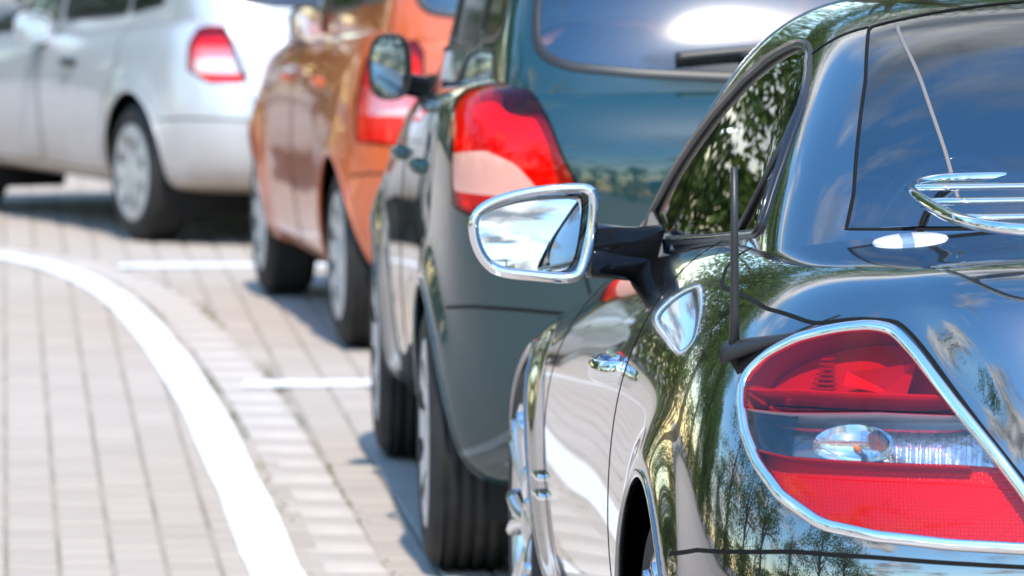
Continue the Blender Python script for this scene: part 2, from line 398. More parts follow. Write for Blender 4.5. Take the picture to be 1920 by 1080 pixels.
M['bulb'] = pbr('amber_bulb', (.9, .22, .02), .2, 0, .5)
M['mirror'] = pbr('mirror_glass', (.70, .73, .74), .0, 1)
M['white_disc'] = pbr('gloss_white', (.85, .86, .88), .25, .0, .6)
M['paint_line'] = pbr('road_paint', (.68, .67, .65), .7, 0, 0, .3, var=.20, scale=22, bump=.4, bscale=60)

# === BUILD
# ---- where the cars stand: rear bumper centre, heading to the left of +Y
ROAD_YAW = radians(4.7)
PLACE = {'black': ((1.15, 8.43), radians(4.7)), 'teal': ((.70, 12.95), radians(3.9)), 'orange': ((.325, 19.07), radians(8.7)), 'silver': ((-.50, 24.38), radians(23.5))}
def flare(arches, amp=.018, wid=.07):
    """wheel-arch flares pushed out of the side"""
    def f(p):
        p = p.copy()
        for (yc, zc, R) in arches:
            r = np.sqrt((p[..., 1] - yc) ** 2 + (p[..., 2] - zc) ** 2); side = np.clip((np.abs(p[..., 0]) - .55) / .15, 0, 1)
            p[..., 0] += np.sign(p[..., 0]) * amp * np.exp(-((r - R - .005) / wid) ** 2) * side
        return p
    return f

# black roadster
def black_disp(p):
    p = flare(BA, .016, .055)(p); ax = np.abs(p[..., 0]); edge = 1 / (1 + np.exp((ax - .56) / .025)); up = np.clip((p[..., 2] - .86) / .08, 0, 1)
    p[..., 2] += .012 * np.exp(-((p[..., 1] - .33) / .085) ** 2) * edge * up
    xe = .535 + (np.minimum(p[..., 2], .95) - .92) * .55; lid = 1 / (1 + np.exp(np.clip((ax - xe) / .024, -40, 40))); t = np.clip((p[..., 2] - .60) / .34, 0, 1); t = t * t * (3 - 2 * t)
    p[..., 1] -= .068 * t * lid * np.where(p[..., 1] < .2, 1, np.exp(-((p[..., 1] - .2) / .16) ** 2)); return p
BA = [(.80, .315, .345), (3.23, .315, .345)]
def R_(w, z, yr, yf, Dr=.5, Df=.6, nr=3., nf=2.6): return dict(w=w, z=z, yr=yr, yf=yf, Dr=Dr, Df=Df, nr=nr, nf=nf)
BB = Shell([
    R_(.66, .17, .30, 3.85),
    R_([(0, .80), (.8, .83), (2, .82), (3.2, .80), (4, .76)], .18, .16, 3.95),
    R_([(0, .84), (.8, .872), (2, .858), (3.2, .85), (4, .80)], .28, .07, 4.02),
    R_([(0, .85), (.8, .886), (2, .874), (3.2, .868), (4, .81)], .42, .02, 4.06, .55),
    R_([(0, .85), (.8, .89), (2, .880), (3.2, .868), (4, .81)], [(0, .58), (2, .57), (3.2, .55), (4, .50)], .00, 4.06, .6),
    R_([(0, .83), (.8, .876), (2, .866), (3.2, .85), (4, .78)], [(0, .73), (1, .74), (2.2, .70), (3.3, .635), (4, .54)], .05, 4.0, .6),
    R_([(0, .79), (.8, .835), (2, .82), (3.2, .80), (4, .72)], [(0, .84), (1, .86), (2.2, .80), (3.3, .70), (4, .57)], .13, 3.93, .6),
    R_([(0, .74), (.8, .77), (2, .765), (3.2, .735), (4, .64)], [(0, .925), (1, .945), (2.2, .875), (3.3, .74), (4, .60)], .19, 3.85, .55),
    R_([(0, .66), (.8, .69), (2, .70), (3.2, .64), (4, .53)], [(0, .975), (1, .995), (2.2, .91), (3.3, .765), (4, .62)], .22, 3.75, .5),
    R_([(0, .54), (.8, .56), (2, .58), (3.2, .50), (4, .40)], [(0, .99), (1, 1.015), (2.2, .93), (3.3, .79), (4, .64)], .30, 3.6, .4),
    R_(.30, [(0, 1.0), (1, 1.03), (2.2, .945), (3.3, .81), (4, .65)], .40, 3.5, .3),
    R_(.0, [(0, 1.0), (1, 1.035), (2.2, .95), (3.3, .815), (4, .655)], .45, 3.4, .2),
], 16, black_disp)
BG = Shell([
    R_([(.6, .70), (2, .725), (3, .715)], [(.5, .97), (1.2, .95), (2.9, .84)], .69, 3.05, .25, .42, 4, 2.8),
    R_([(.6, .69), (2, .718), (3, .705)], [(.5, 1.03), (1.2, 1.0), (2.9, .90)], .755, 2.92, .28, .42, 4, 2.8),
    R_([(.6, .645), (2, .675), (3, .655)], [(.5, 1.13), (1.2, 1.12), (2.9, 1.04)], .84, 2.66, .30, .42, 3.6, 2.8),
    R_([(.6, .585), (2, .61), (3, .59)], 1.235, 1.03, 2.36, .32, .42, 3.4, 2.8),
    R_([(.6, .52), (2, .55), (3, .52)], 1.315, 1.20, 2.18, .32, .45, 3.2, 2.6),
    R_([(.6, .42), (2, .45), (3, .42)], 1.352, 1.32, 2.08, .30, .45, 3, 2.6),
    R_(.22, 1.365, 1.42, 2.0, .25, .4),
    R_(.0, 1.37, 1.5, 1.95, .2, .3),
], 14)

# teal hatchback
TA = [(.66, .30, .335), (3.16, .30, .335)]
TB = Shell([
    R_(.62, .19, .28, 3.6),
    R_([(0, .74), (.7, .79), (2, .78), (3.2, .79), (4, .74)], .20, .14, 3.72),
    R_([(0, .79), (.7, .825), (2, .81), (3.2, .825), (4, .78)], .30, .05, 3.78),
    R_([(0, .80), (.7, .84), (2, .83), (3.2, .84), (4, .79)], .46, .0, 3.82, .55),
    R_([(0, .80), (.7, .845), (2, .835), (3.2, .84), (4, .78)], .62, .0, 3.82, .55),
    R_([(0, .80), (.7, .84), (2, .83), (3.2, .82), (4, .74)], [(0, .78), (2, .77), (3.3, .73), (4, .66)], .004, 3.78, .5),
    R_([(0, .795), (.7, .83), (2, .82), (3.2, .79), (4, .68)], [(0, .92), (2, .88), (3.3, .81), (4, .71)], .008, 3.72, .45),
    R_([(0, .792), (.7, .825), (2, .812), (3.2, .77), (4, .64)], [(0, .985), (2, .93), (3.0, .87), (3.5, .83), (4, .735)], .022, 3.68, .44),
    R_([(0, .78), (.7, .81), (2, .795), (3.2, .74), (4, .60)], [(0, 1.075), (2, .985), (3.0, .92), (3.5, .86), (4, .76)], .09, 3.64, .42),
    R_([(0, .71), (.7, .72), (2, .72), (3.2, .62), (4, .48)], [(0, 1.115), (2, 1.02), (3.0, .97), (3.5, .90), (4, .78)], .18, 3.55, .4),
    R_(.4, [(0, 1.1), (2, 1.02), (3.0, .99), (3.5, .92), (4, .8)], .3, 3.45, .3),
    R_(.0, [(0, 1.1), (2, 1.02), (3.0, 1.0), (3.5, .93), (4, .8)], .4, 3.4, .2),
], 14, flare(TA))
TG = Shell([
    R_([(0, .71), (2, .74), (3, .72)], [(0, 1.03), (1, 1.0), (2.2, .97), (3, .92)], .10, 3.35, .30, .8, 3.4, 2.6),
    R_([(0, .705), (2, .725), (3, .70)], [(0, 1.14), (1, 1.10), (2.2, 1.04), (3, 1.0)], .13, 3.15, .30, .8, 3.4, 2.6),
    R_([(0, .68), (2, .69), (3, .66)], [(0, 1.28), (2.2, 1.24), (3, 1.2)], .21, 2.82, .30, .75, 3.2, 2.6),
    R_([(0, .63), (2, .635), (3, .60)], [(0, 1.42), (2.2, 1.40)], .31, 2.5, .30, .7, 3.0, 2.6),
    R_([(0, .575), (2, .575), (3, .55)], [(0, 1.51), (2.2, 1.51)], .38, 2.25, .28, .6, 3, 2.6),
    R_([(0, .46), (2, .46), (3, .44)], 1.56, .46, 2.1, .28, .5, 3, 2.6),
    R_(.24, 1.575, .56, 2.0, .25, .4), R_(.0, 1.58, .66, 1.9, .2, .3),
], 14)

# orange city car
OA = [(.58, .29, .325), (2.88, .29, .325)]
OB = Shell([
    R_(.60, .19, .26, 3.3),
    R_([(0, .72), (.7, .76), (2, .75), (3, .76), (3.6, .7)], .20, .12, 3.4),
    R_([(0, .76), (.7, .795), (2, .78), (3, .795), (3.6, .74)], .30, .04, 3.46),
    R_([(0, .77), (.7, .81), (2, .80), (3, .81), (3.6, .75)], .45, .0, 3.5, .45),
    R_([(0, .77), (.7, .815), (2, .805), (3, .805), (3.6, .74)], .60, .0, 3.5, .45),
    R_([(0, .765), (.7, .81), (2, .80), (3, .79), (3.6, .70)], [(0, .76), (2, .74), (3, .72), (3.6, .66)], .02, 3.46, .42),
    R_([(0, .75), (.7, .79), (2, .785), (3, .76), (3.6, .64)], [(0, .90), (2, .86), (3, .81), (3.6, .72)], .04, 3.40, .4),
    R_([(0, .72), (.7, .755), (2, .755), (3, .71), (3.6, .56)], [(0, 1.0), (2, .93), (2.8, .90), (3.2, .86), (3.6, .76)], .06, 3.3, .38),
    R_([(0, .66), (.7, .68), (2, .68), (3, .60), (3.6, .45)], [(0, 1.04), (2, .97), (2.8, .95), (3.2, .90), (3.6, .78)], .14, 3.2, .35),
    R_(.38, [(0, 1.04), (2, .98), (2.8, .97), (3.2, .92), (3.6, .8)], .25, 3.1, .3),
    R_(.0, [(0, 1.04), (2, .98), (2.8, .98), (3.2, .93), (3.6, .8)], .35, 3.0, .2),
], 14, flare(OA))
OG = Shell([
    R_([(0, .69), (2, .70), (3, .68)], [(0, .99), (1, .95), (2.2, .90), (3, .86)], .09, 3.1, .26, .8, 3.6, 2.6),
    R_([(0, .68), (2, .685), (3, .66)], [(0, 1.08), (1, 1.05), (2.2, 1.0), (3, .95)], .10, 2.92, .26, .8, 3.6, 2.6),
    R_([(0, .64), (2, .635), (3, .61)], [(0, 1.22), (2.2, 1.19), (3, 1.15)], .15, 2.6, .26, .75, 3.4, 2.6),
    R_([(0, .60), (2, .585), (3, .56)], [(0, 1.38), (2.2, 1.36)], .22, 2.3, .26, .7, 3.2, 2.6),
    R_([(0, .55), (2, .535), (3, .51)], [(0, 1.48), (2.2, 1.48)], .28, 2.05, .26, .6, 3.2, 2.6),
    R_([(0, .43), (2, .43), (3, .42)], 1.53, .36, 1.9, .26, .5, 3, 2.6),
    R_(.24, 1.545, .46, 1.8, .25, .4), R_(.0, 1.55, .56, 1.7, .2, .3),
], 14)

# silver hatchback
SA = [(.70, .275, .33), (2.98, .275, .33)]
SB = Shell([
    R_(.60, .20, .28, 3.5),
    R_([(0, .70), (.7, .76), (2, .75), (3, .76), (3.8, .7)], .21, .10, 3.6),
    R_([(0, .75), (.7, .79), (2, .775), (3, .79), (3.8, .74)], .29, .02, 3.66),
    R_([(0, .76), (.7, .805), (2, .79), (3, .805), (3.8, .75)], .42, .0, 3.7, .5),
    R_([(0, .76), (.7, .81), (2, .80), (3, .80), (3.8, .74)], .56, .0, 3.7, .5),
    R_([(0, .75), (.7, .80), (2, .795), (3, .78), (3.8, .70)], [(0, .68), (2, .66), (3, .64), (3.8, .58)], .05, 3.66, .45),
    R_([(0, .735), (.7, .78), (2, .78), (3, .75), (3.8, .64)], [(0, .80), (2, .76), (3, .72), (3.8, .64)], .08, 3.58, .42),
    R_([(0, .71), (.7, .745), (2, .75), (3, .70), (3.8, .56)], [(0, .90), (1, .835), (2, .785), (2.9, .75), (3.3, .72), (3.8, .65)], .11, 3.46, .4),
    R_([(0, .65), (.7, .67), (2, .68), (3, .60), (3.8, .45)], [(0, .94), (1, .87), (2, .82), (2.9, .79), (3.3, .75), (3.8, .68)], .18, 3.36, .35),
    R_(.38, [(0, .95), (1, .88), (2, .83), (2.9, .81), (3.3, .77), (3.8, .70)], .28, 3.26, .3),
    R_(.0, [(0, .95), (1, .88), (2, .83), (2.9, .82), (3.3, .78), (3.8, .70)], .38, 3.2, .2),
], 14, flare(SA))
SG = Shell([
    R_([(0, .69), (2, .71), (3, .70)], [(0, .88), (1, .81), (2.2, .75), (3, .72)], .13, 3.2, .28, .8, 3.4, 2.6),
    R_([(0, .685), (2, .70), (3, .68)], [(0, .97), (1, .89), (2.2, .82), (3, .78)], .16, 3.02, .28, .8, 3.4, 2.6),
    R_([(0, .65), (2, .66), (3, .64)], [(0, 1.10), (1, 1.05), (2.2, 1.01), (3, .98)], .26, 2.7, .28, .75, 3.2, 2.6),
    R_([(0, .60), (2, .61), (3, .60)], [(0, 1.24), (2.2, 1.23)], .38, 2.4, .28, .7, 3.0, 2.6),
    R_([(0, .55), (2, .555), (3, .55)], [(0, 1.33), (2.2, 1.33)], .48, 2.15, .26, .6, 3, 2.6),
    R_([(0, .44), (2, .44), (3, .44)], 1.375, .58, 2.0, .26, .5, 3, 2.6),
    R_(.24, 1.385, .68, 1.9, .25, .4), R_(.0, 1.39, .78, 1.8, .2, .3),
], 14)
# === SHELLS END
# ------------------------------------------------------------------ ground, paving, markings
def ground_mats():
    # paver stone: warm grey concrete, tone per stone, stains
    m, n, l, out = new_mat('paver_stone'); b = n.new('ShaderNodeBsdfPrincipled'); l.new(b.outputs[0], out.inputs[0]); b.inputs['Roughness'].default_value = .85; b.inputs['Specular IOR Level'].default_value = .3
    g = n.new('ShaderNodeNewGeometry'); at = n.new('ShaderNodeAttribute'); at.attribute_name = 'tone'
    n1 = n.new('ShaderNodeTexNoise'); n1.inputs['Scale'].default_value = 1.1; n1.inputs['Detail'].default_value = 6; l.new(g.outputs['Position'], n1.inputs['Vector'])
    n2 = n.new('ShaderNodeTexNoise'); n2.inputs['Scale'].default_value = 55; n2.inputs['Detail'].default_value = 5; l.new(g.outputs['Position'], n2.inputs['Vector'])
    rp = n.new('ShaderNodeValToRGB'); rp.color_ramp.elements[0].color = (.345, .287, .238, 1); rp.color_ramp.elements[1].color = (.425, .358, .302, 1)
    a1 = n.new('ShaderNodeMath'); a1.operation = 'MULTIPLY_ADD'; a1.inputs[1].default_value = .45; l.new(at.outputs['Fac'], a1.inputs[0])
    a2 = n.new('ShaderNodeMath'); a2.operation = 'MULTIPLY_ADD'; a2.inputs[1].default_value = .45; l.new(n1.outputs['Fac'], a2.inputs[0])
    a3 = n.new('ShaderNodeMath'); a3.operation = 'MULTIPLY'; a3.inputs[1].default_value = .25; l.new(n2.outputs['Fac'], a3.inputs[0]); l.new(a3.outputs[0], a2.inputs[2]); l.new(a2.outputs[0], a1.inputs[2])
    l.new(a1.outputs[0], rp.inputs[0]); l.new(rp.outputs[0], b.inputs['Base Color'])
    bp = n.new('ShaderNodeBump'); bp.inputs['Strength'].default_value = .5; bp.inputs['Distance'].default_value = .003; l.new(n2.outputs['Fac'], bp.inputs['Height']); l.new(bp.outputs[0], b.inputs['Normal'])
    M['paver'] = m
    # sand bed with moss in the joints and, far off, the plain ground
    m, n, l, out = new_mat('joint_sand'); b = n.new('ShaderNodeBsdfPrincipled'); l.new(b.outputs[0], out.inputs[0]); b.inputs['Roughness'].default_value = .95
    g = n.new('ShaderNodeNewGeometry'); n1 = n.new('ShaderNodeTexNoise'); n1.inputs['Scale'].default_value = 2.2; n1.inputs['Detail'].default_value = 8; l.new(g.outputs['Position'], n1.inputs['Vector'])
    rp = n.new('ShaderNodeValToRGB'); rp.color_ramp.elements[0].position = .42; rp.color_ramp.elements[1].position = .6
    rp.color_ramp.elements[0].color = (.325, .27, .218, 1); rp.color_ramp.elements[1].color = (.235, .205, .155, 1); l.new(n1.outputs['Fac'], rp.inputs[0]); l.new(rp.outputs[0], b.inputs['Base Color'])
    M['sand'] = m
    m, n, l, out = new_mat('far_paving'); b = n.new('ShaderNodeBsdfPrincipled'); l.new(b.outputs[0], out.inputs[0]); b.inputs['Roughness'].default_value = .9
    g = n.new('ShaderNodeNewGeometry'); mp = n.new('ShaderNodeMapping'); mp.inputs['Rotation'].default_value = (0, 0, pi / 2 - ROAD_YAW); l.new(g.outputs['Position'], mp.inputs[0])
    br = n.new('ShaderNodeTexBrick'); br.inputs['Scale'].default_value = 1; br.inputs['Brick Width'].default_value = .20; br.inputs['Row Height'].default_value = .115; br.inputs['Mortar Size'].default_value = .006
    br.inputs['Color1'].default_value = (.35, .295, .25, 1); br.inputs['Color2'].default_value = (.395, .338, .288, 1); br.inputs['Mortar'].default_value = (.2, .175, .15, 1); l.new(mp.outputs[0], br.inputs['Vector']); l.new(br.outputs[0], b.inputs['Base Color'])
    M['far'] = m
ground_mats()
CY, SY = cos(ROAD_YAW), sin(ROAD_YAW)
def uw(u, w): return np.array([u * CY - w * SY, u * SY + w * CY])        # paving frame to world: u across, w along the road
# far ground: one sheet with the paved rectangle let in
U0, U1, W0, W1 = -6.0, 3.6, 3.0, 33.0
def ground():
    o = [uw(-400, -400), uw(400, -400), uw(400, 600), uw(-400, 600)]; i = [uw(U0, W0), uw(U1, W0), uw(U1, W1), uw(U0, W1)]
    v = [(*p, 0) for p in o + i]; f = [(0, 1, 5, 4), (1, 2, 6, 5), (2, 3, 7, 6), (3, 0, 4, 7)]
    tag(mesh_obj('ground', v, f, M['far'], None, False), kind='structure')
    v = [(*p, -.0045) for p in i]; return tag(mesh_obj('pavement', v, [(0, 1, 2, 3)], M['sand'], None, False), kind='structure')
pave = ground()

# the curved white edge line: centre points on the ground
CURVE = [(.52, 1.0), (.32, 3.5), (.12, 6.0), (-.06, 8.2), (-.23, 10.2), (-.38, 12.0), (-.516, 13.45), (-.617, 14.6), (-.745, 16.0), (-.885, 17.5), (-1.06, 19.1), (-1.29, 21.0), (-1.52, 22.4), (-1.80, 23.45), (-2.25, 24.35), (-2.95, 25.1), (-3.9, 25.6), (-5.0, 25.9)]
curve = resample(chaikin(CURVE, 3, False), 260, False)
ct = np.gradient(curve, axis=0); ct /= np.linalg.norm(ct, axis=1, keepdims=True); cnrm = np.column_stack([ct[:, 1], -ct[:, 0]])   # points right
def strip(name, a, b, z, mat, h=.003):
    n = len(a); v = np.vstack([np.column_stack([a, np.full(n, z)]), np.column_stack([b, np.full(n, z)]), np.column_stack([a, np.full(n, z - h)]), np.column_stack([b, np.full(n, z - h)])]); f = []
    for k in range(n - 1): f += [(k, n + k, n + k + 1, k + 1), (k, k + 1, 2 * n + k + 1, 2 * n + k), (n + k, 3 * n + k, 3 * n + k + 1, n + k + 1)]
    return mesh_obj(name, v, f, mat, None, False)
wob = .002 * np.sin(np.arange(260) * .31) + RNG.normal(0, .0008, 260)
ln = strip('edge_line', curve - cnrm * (.060 + wob[:, None]), curve + cnrm * (.060 + wob[::-1][:, None]), .005, M['paint_line'])
tag(ln, kind='structure')

def pave_stones():
    pw, pl, gap = .118, .20, .010
    iu = np.arange(int(U0 / pw), int(U1 / pw)); stones = []
    tn = math.tan(PITCH)
    cd = curve
    for i in iu:
        off = (i % 2) * pl / 2
        for j in range(int(W0 / pl), int(W1 / pl)):
            u, w = (i + .5) * pw, (j + .5) * pl + off
            if w + pl / 2 > W1 or u - pw / 2 < U0 or u + pw / 2 > U1: continue
            p = uw(u, w)
            k = np.argmin(((cd - p) ** 2).sum(1)); q = (p - cd[k]) @ cnrm[k]
            if .085 < q < .255: continue           # edging course lies here
            stones.append((u, w, p[0], p[1]))
    st = np.array(stones); N = len(st); tone = RNG.random(N); tilt = RNG.normal(0, .0045, (N, 2)); dz = RNG.normal(0, .0008, N)
    px = 960 + F_PX * st[:, 2] / st[:, 3]; py = -300 + F_PX * CAM_H / st[:, 3]
    vis = (px > -20) & (px < 830) & (py < 1085) & (py > 0); order = np.argsort(np.where(vis, st[:, 3], 1e9))[:300]; single = np.zeros(N, bool); single[order] = True
    a, b, c = (pw - gap) / 2, (pl - gap) / 2, .0045
    base = np.array([(-a, -b, -.012), (a, -b, -.012), (a, b, -.012), (-a, b, -.012), (-a, -b, -c * .7), (a, -b, -c * .7), (a, b, -c * .7), (-a, b, -c * .7), (-a + c, -b + c, 0), (a - c, -b + c, 0), (a - c, b - c, 0), (-a + c, b - c, 0)])
    F = [(0, 1, 5, 4), (1, 2, 6, 5), (2, 3, 7, 6), (3, 0, 4, 7), (4, 5, 9, 8), (5, 6, 10, 9), (6, 7, 11, 10), (7, 4, 8, 11), (8, 9, 10, 11)]
    Rz = np.array([[CY, -SY], [SY, CY]])
    def setup(me, t):
        me.materials.append(M['paver']); at = me.attributes.new('tone', 'FLOAT', 'POINT'); at.data.foreach_set('value', t)
    # all but the nearest 300: one mass
    idx = np.where(~single)[0]; n = len(idx); V = np.repeat(base[None], n, 0); V[..., 2] += dz[idx, None] + V[..., 0] * tilt[idx, 0:1] + V[..., 1] * tilt[idx, 1:2] * .5
    XY = V[..., :2] @ Rz.T + st[idx, None, 2:4]; V = np.concatenate([XY, V[..., 2:]], -1).reshape(-1, 3)
    FF = (np.array(F)[None] + (np.arange(n) * 12)[:, None, None]).reshape(-1, 4)
    me = bpy.data.meshes.new('paver_field'); me.from_pydata(V.tolist(), [], FF.tolist()); setup(me, np.repeat(tone[idx], 12)); o = bpy.data.objects.new('paver_field', me); COL.objects.link(o); o.parent = pave; o['kind'] = 'stuff'
    var = []
    for k in range(12):
        V = base.copy(); V[:, :2] = V[:, :2] @ Rz.T; me = bpy.data.meshes.new('paver'); me.from_pydata(V.tolist(), [], F); setup(me, np.full(12, (k + .5) / 12)); var.append(me)
    for k in order:
        o = bpy.data.objects.new('paver', var[int(tone[k] * 12)]); COL.objects.link(o); o.parent = pave; o.location = (st[k, 2], st[k, 3], dz[k]); o.rotation_euler = (tilt[k, 1] * .5, tilt[k, 0], 0)
    # edging course of paler, longer stones just right of the line
    d = np.r_[0, np.cumsum(np.linalg.norm(np.diff(curve, axis=0), axis=1))]; t = .0; m = M['edging']
    while t < d[-1] - .4:
        L = .38 * random.uniform(.97, 1.03); tt = np.array([t + .004, t + L - .004]); pc = np.column_stack([np.interp(tt, d, curve[:, k]) for k in range(2)]); pn = np.column_stack([np.interp(tt, d, cnrm[:, k]) for k in range(2)])
        ia, ib = .092, .245; z = random.gauss(0, .001)
        q = np.array([pc[0] + pn[0] * ia, pc[0] + pn[0] * ib, pc[1] + pn[1] * ib, pc[1] + pn[1] * ia]); cq = q.mean(0); qi = cq + (q - cq) * np.array([.95])
        V = np.vstack([np.column_stack([q, np.full(4, -.012)]), np.column_stack([q, np.full(4, -.003 + z)]), np.column_stack([qi, np.full(4, z)])]); V[:, :2] -= cq
        o = mesh_obj('edging_stone', V, F, m, pave, False); o.location = (*cq, 0); t += L
M['edging'] = pbr('edging_stone', (.44, .38, .33), .85, 0, 0, .3, var=.22, scale=3, bump=.5, bscale=80)
pave_stones()
# bay lines from the edge line to the cars
def bay_line(y, x0, x1, w=.20):
    n = 12; x = np.linspace(x0, x1, n); a = np.column_stack([x, y + (x - x0) * .07 - w / 2 + RNG.normal(0, .005, n)]); b = np.column_stack([x, y + (x - x0) * .07 + w / 2 + RNG.normal(0, .005, n)])
    tag(strip('bay_line', b, a, .0055, M['paint_line']), kind='structure')
bay_line(18.15, -.79, 1.9); bay_line(23.2, -1.48, 1.6); bay_line(13.1, -.22, 2.2)
# moss and grit along the joint beside the line
def moss():
    V = []; F = []; d = np.r_[0, np.cumsum(np.linalg.norm(np.diff(curve, axis=0), axis=1))]
    for k in range(900):
        t = random.uniform(9, 22); q = random.choice((.078, .082, .25, .255)) + random.gauss(0, .010); p = np.array([np.interp(t, d, curve[:, c]) for c in (0, 1)]); nn = np.array([np.interp(t, d, cnrm[:, c]) for c in (0, 1)])
        if math.sin(t * 2.3) + math.sin(t * 5.1 + 1) + random.gauss(0, .8) < .5: continue
        c = p + nn * q; r = random.uniform(.004, .012); b = len(V); h = random.uniform(.002, .007); a0 = random.random() * 6
        for i in range(5): V.append((c[0] + r * cos(a0 + i * 1.2566), c[1] + r * sin(a0 + i * 1.2566), -.003))
        V.append((c[0], c[1], h)); F += [(b + i, b + (i + 1) % 5, b + 5) for i in range(5)]
    tag(mesh_obj('joint_moss', V, F, M['moss']), 'dull green moss and grit in the joint beside the white edge line', 'moss', kind='stuff')
M['moss'] = pbr('moss', (.16, .15, .09), .95, 0, 0, .2, var=.4, scale=30)
moss()

# ------------------------------------------------------------------ the wood round the street
def wood():
    leafm, n, l, out = new_mat('leaves'); b = n.new('ShaderNodeBsdfPrincipled'); l.new(b.outputs[0], out.inputs[0]); b.inputs['Roughness'].default_value = .55
    g = n.new('ShaderNodeNewGeometry'); nz = n.new('ShaderNodeTexNoise'); nz.inputs['Scale'].default_value = .8; nz.inputs['Detail'].default_value = 5; l.new(g.outputs['Position'], nz.inputs['Vector'])
    rp = n.new('ShaderNodeValToRGB'); rp.color_ramp.elements[0].position = .3; rp.color_ramp.elements[1].position = .7; rp.color_ramp.elements[0].color = (.05, .10, .012, 1); rp.color_ramp.elements[1].color = (.17, .25, .035, 1); l.new(nz.outputs['Fac'], rp.inputs[0]); l.new(rp.outputs[0], b.inputs['Base Color'])
    tr = n.new('ShaderNodeBsdfTranslucent'); l.new(rp.outputs[0], tr.inputs[0]); mi = n.new('ShaderNodeMixShader'); mi.inputs[0].default_value = .42; l.new(b.outputs[0], mi.inputs[1]); l.new(tr.outputs[0], mi.inputs[2]); l.new(mi.outputs[0], out.inputs[0])
    bark = pbr('bark', (.09, .07, .05), .9, var=.3, scale=6, bump=.6, bscale=20)
    spots = []
    for x in np.arange(-46, 34, 5.2): spots.append((x + random.uniform(-1.5, 1.5), 43 + random.uniform(-4, 6) + .012 * x * x, random.uniform(18, 24)))
    for y in np.arange(-14, 40, 5.6): spots.append((-19 - random.uniform(0, 6) , y + random.uniform(-1.5, 1.5), random.uniform(9, 13)))
    for y in np.arange(-10, 40, 7.5): spots.append((17 + random.uniform(0, 7), y + random.uniform(-2, 2), random.uniform(7, 10)))
    for x in np.arange(-40, 44, 7.5): spots.append((x + random.uniform(-2, 2), -40 - random.uniform(0, 10), random.uniform(7, 11)))
    V = []; F = []; MI = []; nb = 0
    for (x, y, h) in spots:
        r = h * random.uniform(.30, .38); nc = 34 if y < 36 else 60; base = np.array([x, y, 0])
        # limbs reach into every clump
        cl = RNG.normal(0, 1, (nc, 3)); cl /= np.linalg.norm(cl, axis=1, keepdims=True); cl *= (RNG.random((nc, 1)) ** .45) * np.array([r, r, h * .43]) ; cl += base + np.array([0, 0, h * .54])
        tv, tf = tube([base + (0, 0, -.2), base + (.1, .05, h * .25), base + (.0, .1, h * .5), base + (.1, 0, h * .8)], [h * .028, h * .021, h * .014, h * .004], 7)
        V.append(tv); F += [tuple(i + nb for i in q) for q in tf]; MI += [1] * len(tf); nb += len(tv)
        for c in cl[:12]:
            tv, tf = tube([base + (0, 0, h * random.uniform(.25, .5)), (base + (0, 0, h * .5) + c) / 2, c], [h * .010, h * .006, h * .002], 5); V.append(tv); F += [tuple(i + nb for i in q) for q in tf]; MI += [1] * len(tf); nb += len(tv)
        nl = 15000 if y > 36 else 3000; cc = cl[RNG.integers(0, nc, nl)] + RNG.normal(0, 1, (nl, 3)) * np.array([.62, .62, .42]) * (h / 11); sz = RNG.uniform(.08, .19, nl)[:, None] * (h / 11 if y < 36 else 1)
        a = RNG.normal(0, 1, (nl, 3)); a /= np.linalg.norm(a, axis=1, keepdims=True); bq = np.cross(a, RNG.normal(0, 1, (nl, 3))); bq /= np.linalg.norm(bq, axis=1, keepdims=True)
        V.append(np.stack([cc - a * sz, cc - bq * sz * .6, cc + a * sz, cc + bq * sz * .6], 1).reshape(-1, 3)); F += (np.arange(nl * 4).reshape(-1, 4) + nb).tolist(); MI += [0] * nl; nb += nl * 4
    for (x, y, h) in spots:                      # undergrowth below the crowns
        for _ in range(2):
            c0 = np.array([x + random.gauss(0, 2.2), y + random.gauss(0, 1.2), 0]); nl = 700; cc = c0 + RNG.normal(0, 1, (nl, 3)) * np.array([1.3, 1.0, .0]) + np.column_stack([np.zeros((nl, 2)), RNG.random(nl) ** .7 * random.uniform(1.8, 3.6)]); sz = RNG.uniform(.10, .22, nl)[:, None]
            a = RNG.normal(0, 1, (nl, 3)); a /= np.linalg.norm(a, axis=1, keepdims=True); bq = np.cross(a, RNG.normal(0, 1, (nl, 3))); bq /= np.linalg.norm(bq, axis=1, keepdims=True)
            V.append(np.stack([cc - a * sz, cc - bq * sz * .6, cc + a * sz, cc + bq * sz * .6], 1).reshape(-1, 3)); F += (np.arange(nl * 4).reshape(-1, 4) + nb).tolist(); MI += [0] * nl; nb += nl * 4
    me = bpy.data.meshes.new('wood'); me.from_pydata(np.vstack(V).tolist(), [], F); me.materials.append(leafm); me.materials.append(bark); me.polygons.foreach_set('material_index', MI)
    o = bpy.data.objects.new('wood', me); COL.objects.link(o); tag(o, 'mass of leafy green trees all round the street, mirrored in the car paint', 'trees', kind='stuff')
wood()

